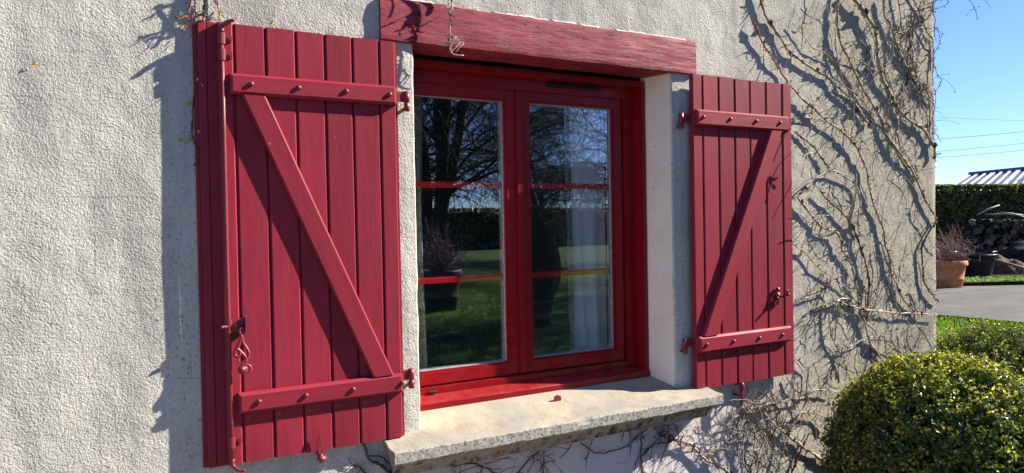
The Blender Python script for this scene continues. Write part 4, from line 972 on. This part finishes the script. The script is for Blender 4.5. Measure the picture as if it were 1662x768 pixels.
# mounds
def mound(name, u0, u1, vt, vb, dist, m, label, cat, dep=.8, seed=0):
    a = atd((u0+u1)/2, vb, dist); wdt = (u1-u0)*dist/F/2; hgt = (vb-vt)*dist/F; n = 28; v = []; f = []
    for j in range(n+1):
        for i in range(n+1):
            x = (i/n*2-1); y = (j/n*2-1); r = math.sqrt(x*x+y*y); h = max(0, math.cos(min(1, r)*math.pi/2))**.8
            h *= 1+.35*noise.noise(Vector((x*2.5, y*2.5, seed))); h += .09*noise.noise(Vector((x*9, y*9, seed))) if h > .03 else -.1
            v.append((x*wdt, y*dep, h*hgt))
    for j in range(n):
        for i in range(n): q = j*(n+1)+i; f.append((q, q+1, q+n+2, q+n+1))
    o = link(name, mesh(name, v, f, m, None, True), None, (a[0], a[1], a[2])); o.rotation_euler = (0, 0, yawv); return tag(o, label, cat)
mound('compost_heap', 1600, 1770, 388, 440, 20.8, M['dark_soil'], 'big dark mound in front of the firewood stack', 'heap', 1.0, 3)
mound('soil_heap', 1580, 1672, 416, 448, 19.3, M['soil'], 'small heap of crumbly brown soil behind the black tub', 'soil heap', .5, 7)
g = Geo(); P0, P1 = atd(1600, 418, 18.9), atd(1700, 446, 18.3); g.tube([P0, P1], .035, 8); o = g.obj('timber_pole', [M['wood']], None, tuple(P0)); tag(o, 'long pale timber pole lying across the soil heap', 'pole')
# pots
def planter(name, c, R, H, m, label, rim=.06, cat='plant pot'):
    t = thing(name, label, cat, tuple(c)); s = R
    pr = [(0, 0), (s*.66, 0), (s*.70, .02), (s*.78, H*.30), (s*.80, H*.31), (s*.80, H*.35), (s*.79, H*.36), (s*.90, H*.80), (s*.99, H*.82), (s*1.01, H*.86), (s*1.0, H*.96), (s*.96, H), (s*.88, H), (s*.85, H*.9), (0, H*.9)]
    lathe('pot_body', pr, c, m, t, 40)
    return t
pcen = onz(1539, 466, GZ); pR = 29*np.linalg.norm(pcen-CAM)*.83/F/1.0
dist = (pcen-CAM)@FW; pR = 27.5*dist/F; pH = 43*dist/F
tp = planter('terracotta_planter', pcen, pR, pH, M['terracotta'], 'large terracotta planter with bare reddish shrub just past the house corner')
def shrubtwigs(c, rad, h, n, m, parent, name='bare_twigs', r=.008):
    g = Geo()
    for _ in range(n):
        a = random.uniform(0, 6.28); e = random.uniform(.25, 1.4); d = Vector((math.cos(a)*math.cos(e), math.sin(a)*math.cos(e), math.sin(e))); p = Vector(c)+Vector((random.uniform(-.1, .1), random.uniform(-.1, .1), 0))*rad; pts = [p]
        L = h*random.uniform(.5, 1.1)
        for i in range(5): d = (d+Vector((random.uniform(-.4, .4), random.uniform(-.4, .4), random.uniform(-.3, .3)))).normalized(); pts.append(pts[-1]+d*L/5)
        g.tube(pts, [r*(1-.14*i) for i in range(6)], 4, 0, False)
        for j in (2, 3, 4):
            d2 = Vector((random.uniform(-1, 1), random.uniform(-1, 1), random.uniform(-.5, 1))).normalized(); g.tube([pts[j], pts[j]+d2*L*.14, pts[j]+d2*L*.25+Vector((0, 0, .02))], [r*.6, r*.5, r*.3], 3, 0, False)
    o = g.obj(name, [m], parent, tuple(c)); o['kind'] = 'stuff'; return o
M['twig_red'] = mat_bark('red_purple_twigs', (.12, .06, .06), (.30, .19, .19), 20)
shrubtwigs((pcen[0], pcen[1], GZ+pH*.9), pR, .95, 120, M['twig_red'], tp, r=.0065)
tcen = onz(1577, 449, GZ); dist = (tcen-CAM)@FW; tR = 34*dist/F; tH = 37*dist/F
tt = thing('black_tub', 'big round black plastic tub with rim handles right of the terracotta planter', 'tub', tuple(tcen))
lathe('tub_body', [(0, 0), (tR*.78, 0), (tR*.80, .02), (tR*.95, tH*.92), (tR*1.02, tH*.94), (tR*1.03, tH), (tR*.97, tH), (tR*.90, tH*.75), (0, tH*.70)], tcen, M['tub'], tt, 40)
for sgn in (-1, 1):
    a = yawv+math.pi/2+sgn*1.2+math.pi; hc = Vector((tcen[0]+math.cos(a)*tR*.98, tcen[1]+math.sin(a)*tR*.98, GZ+tH)); tg = Vector((-math.sin(a), math.cos(a), 0))
    g = Geo(); g.tube(smoothpts([hc-tg*.12, hc-tg*.11+Vector((0, 0, .06)), hc+tg*.11+Vector((0, 0, .06)), hc+tg*.12], 4), .018, 7); g.obj('handle', [M['tub']], tt, tuple(hc))
t2 = onz(1524, 447, GZ); t3 = thing('black_tub', 'partly hidden black tub behind the terracotta planter', 'tub', tuple(t2)); lathe('tub_body', [(0, 0), (.32, 0), (.42, .60), (.46, .61), (.46, .66), (.40, .66), (.36, .5), (0, .5)], t2, M['tub'], t3, 32)
# shed roof beyond the hedge
DR = 34.0
shed = thing('shed', 'low shed with ribbed blue metal roof, highlights coloured white, showing above the hedge', 'shed', (*atd(1640, 300, DR+3)[:2], GZ))
rl, rr = atd(1572, 285, DR+5), atd(1800, 262, DR+1.5); ll, lr = atd(1530, 312, DR), atd(1780, 312, DR-3.5)
sv = [rl, rr, lr, ll]
def lift(p, dz): return (p[0], p[1], p[2]+dz)
c0 = sum(np.array(p) for p in sv)/4
link('roof_sheet', mesh('roof_sheet', [np.array(lift(p, 0))-c0 for p in sv]+[np.array(lift(p, -.08))-c0 for p in sv], [(0, 1, 2, 3), (7, 6, 5, 4), (0, 4, 5, 1), (1, 5, 6, 2), (2, 6, 7, 3), (3, 7, 4, 0)], M['roof']), shed, tuple(c0))
for k in range(16):
    t_ = (k+.1)/16; a = rl+(rr-rl)*t_; b = ll+(lr-ll)*t_; g = Geo(); wv = (rr-rl)/np.linalg.norm(rr-rl)*.075*(1.3 if k % 3 == 0 else .8)
    P = [a-wv, a+wv, b+wv, b-wv]; g.v = [Vector(lift(p, .02)) for p in P]+[Vector(lift(p, .06)) for p in P]; g.f = [(0, 1, 2, 3), (7, 6, 5, 4), (0, 4, 5, 1), (1, 5, 6, 2), (2, 6, 7, 3), (3, 7, 4, 0)]; g.mi = [0]*6
    g.obj('roof_rib', [M['roof_rib']], shed, tuple(a), False)
g = Geo(); g.tube([lift(rl, .06), lift(rr, .06)], .12, 8); g.obj('ridge_cap', [M['roof']], shed, tuple(rl))
wv_ = [ll, lr]; me = mesh('shed_wall', [np.array((p[0], p[1], z))-np.array(ll) for p in (ll, lr) for z in (GZ, p[2]-.1)], [(0, 2, 3, 1)], M['shed']); link('shed_wall', me, shed, tuple(ll))
bk = [rl, rr]; me = mesh('shed_wall', [np.array((p[0], p[1], z))-np.array(rl) for p in (rl, rr) for z in (GZ, p[2]-.1)], [(0, 2, 3, 1)], M['shed']); link('shed_wall', me, shed, tuple(rl))
me = mesh('shed_wall', [np.array((p[0], p[1], z))-np.array(rl) for p in (rl, ll) for z in (GZ, p[2]-.1)], [(0, 2, 3, 1)], M['shed']); link('shed_wall', me, shed, tuple(rl))
# overhead wires
for k, (va, vb, lb) in enumerate(((186, 190, 'uppermost thin overhead wire in the sky'), (222, 208, 'second overhead wire from the top, rising to the right'), (242, 227, 'third overhead wire, above the lowest one'), (252, 238, 'lowest overhead wire in the sky above the shed'))):
    A_, B_ = atd(1420, va+(va-vb)*.7, 52), atd(1900, vb-(va-vb)*1.7, 44); P = []
    for i in range(25): t_ = i/24; p = A_+(B_-A_)*t_; p = p-np.array([0, 0, 1])*(4*t_*(1-t_))*.25; P.append(p)
    g = Geo(); g.tube(P, .013 if k else .007, 5); o = g.obj('overhead_wire', [M['wire']], None, tuple(P[0])); tag(o, lb, 'wire', 'overhead wires across the sky')

# ------------------------------------------------------------------ garden in front of the house (seen mirrored in the panes)
hedge('hedge', (-30, -34), (62, -43), 1.6, 2.62, 26000, 'long high dark garden hedge mirrored in the window panes', .16, LH)
def tree(c, label, seed, H=9, lean=(0, 0), stems=5, spread=.5, droop=.5, n1=9, n2=9, n3=7, r0=.28, start=.25):
    rs = random.Random(seed); t = thing('bare_tree', label, 'tree', (c[0], c[1], GZ), 'bare garden trees mirrored in the window'); gt = Geo(); gb = Geo()
    def grow(p, d, L, r, n, wig, dr, g, sides, tip=.35):
        pts = [Vector(p)]; rr = [r]
        for i in range(n):
            d = (d+Vector((rs.uniform(-wig, wig), rs.uniform(-wig, wig), rs.uniform(-wig, wig)-dr*(i/n)))).normalized(); pts.append(pts[-1]+d*L/n); rr.append(r*(1-(1-tip)*(i+1)/n))
        g.tube(pts, rr, sides, 0, False); return pts, rr
    for s in range(stems):
        a = rs.uniform(0, 6.28); d = Vector((math.cos(a)*spread*.6+lean[0], math.sin(a)*spread*.6+lean[1], 1)).normalized()
        p1, r1 = grow((c[0]+math.cos(a)*.15, c[1]+math.sin(a)*.15, GZ-.1), d, H*rs.uniform(.75, 1), r0*rs.uniform(.6, 1), 9, .13, -.02, gt, 8)
        for b in range(n1):
            k = rs.uniform(start, .97)*9; i = min(8, int(k)); p = p1[i].lerp(p1[i+1], k-i); a = rs.uniform(0, 6.28); d = Vector((math.cos(a), math.sin(a), rs.uniform(.2, .9))).normalized()
            p2, r2 = grow(p, d, H*rs.uniform(.28, .5), r1[i]*.33, 7, .2, droop*.35, gb, 5)
            for e in range(n2):
                k = rs.uniform(.15, 1)*7; i = min(6, int(k)); p = p2[i].lerp(p2[i+1], k-i); a = rs.uniform(0, 6.28); d = Vector((math.cos(a), math.sin(a), rs.uniform(-.3, .6))).normalized()
                p3, r3 = grow(p, d, H*rs.uniform(.1, .22), max(.012, r2[i]*.4), 5, .25, droop, gb, 3)
                for f_ in range(n3):
                    k = rs.uniform(.1, 1)*5; i = min(4, int(k)); p = p3[i].lerp(p3[i+1], k-i); d = Vector((rs.uniform(-1, 1), rs.uniform(-1, 1), rs.uniform(-.9, .3))).normalized()
                    grow(p, d, H*rs.uniform(.06, .16), .0095, 4, .2, droop*1.4, gb, 3, .5)
    gt.obj('trunk', [M['tree']], t, (c[0], c[1], GZ)); o = gb.obj('crown', [M['tree']], t, (c[0], c[1], GZ+H*.6)); o['kind'] = 'stuff'
def refl(u, v, z=GZ): P = onz(u, v, z); return P[0], .48-P[1]
tc = refl(706, 455); tree(tc, 'bare multi-stemmed tree with sweeping branches mirrored in the left pane', 11, 9.5, (.02, 0), 6, .28, .35, 13, 9, 7, .26, .28)
tc = refl(905, 420); tree((tc[0], tc[1]), 'bare weeping tree with dense fine twigs mirrored in the right pane', 5, 9.5, (-.05, 0), 2, .5, .7, 26, 13, 8, .15, .2)
tc = refl(1010, 425); tree((tc[0], tc[1]), 'bare spreading tree standing to the right in the mirrored garden', 8, 9.5, (-.1, 0), 2, .6, .7, 18, 11, 7, .16, .2)
for k_, (tx, ty) in enumerate(((14.5, -9.2), (18.5, -9.6), (21.5, -13.5))): tree((tx, ty), ('bare tree at the sunny side of the garden, shading the lawn', 'second bare tree further along the sunny side of the garden', 'farthest bare tree at the sunny side of the garden')[k_], 30+k_, 9.5, (0, 0), 4, .4, .3, 18, 10, 6, .24, .2)
M['darkpot'] = plain('dark_glazed_pot', (.05, .025, .02), .5, .4, 10)
c = refl(716, 503); c = (c[0], c[1], GZ); t = planter('garden_planter', c, .42, .76, M['darkpot'], 'large dark pot with bare reddish shrub on the lawn, mirrored in the left pane'); shrubtwigs((c[0], c[1], GZ+.7), .4, 1.0, 150, M['twig_red'], t)
c = refl(873, 528); c = (c[0], c[1], GZ); t = planter('garden_planter', c, .27, .42, M['darkpot'], 'tall clipped evergreen in a dark pot on the lawn, mirrored in the right pane')
n = 14000; d = rng.normal(0, 1, (n, 3)); d /= np.linalg.norm(d, axis=1)[:, None]; P = d*np.array([.37, .37, .74])*(1-np.abs(rng.normal(0, .06, n)))[:, None]; P[:, 0] *= 1-.25*P[:, 2]/.7; P[:, 1] *= 1-.25*P[:, 2]/.7
o = link('foliage', leaves(P, d, .016, np.zeros(n, dtype=int), LH, 'foliage'), t, (c[0], c[1], GZ+1.05)); o['kind'] = 'stuff'
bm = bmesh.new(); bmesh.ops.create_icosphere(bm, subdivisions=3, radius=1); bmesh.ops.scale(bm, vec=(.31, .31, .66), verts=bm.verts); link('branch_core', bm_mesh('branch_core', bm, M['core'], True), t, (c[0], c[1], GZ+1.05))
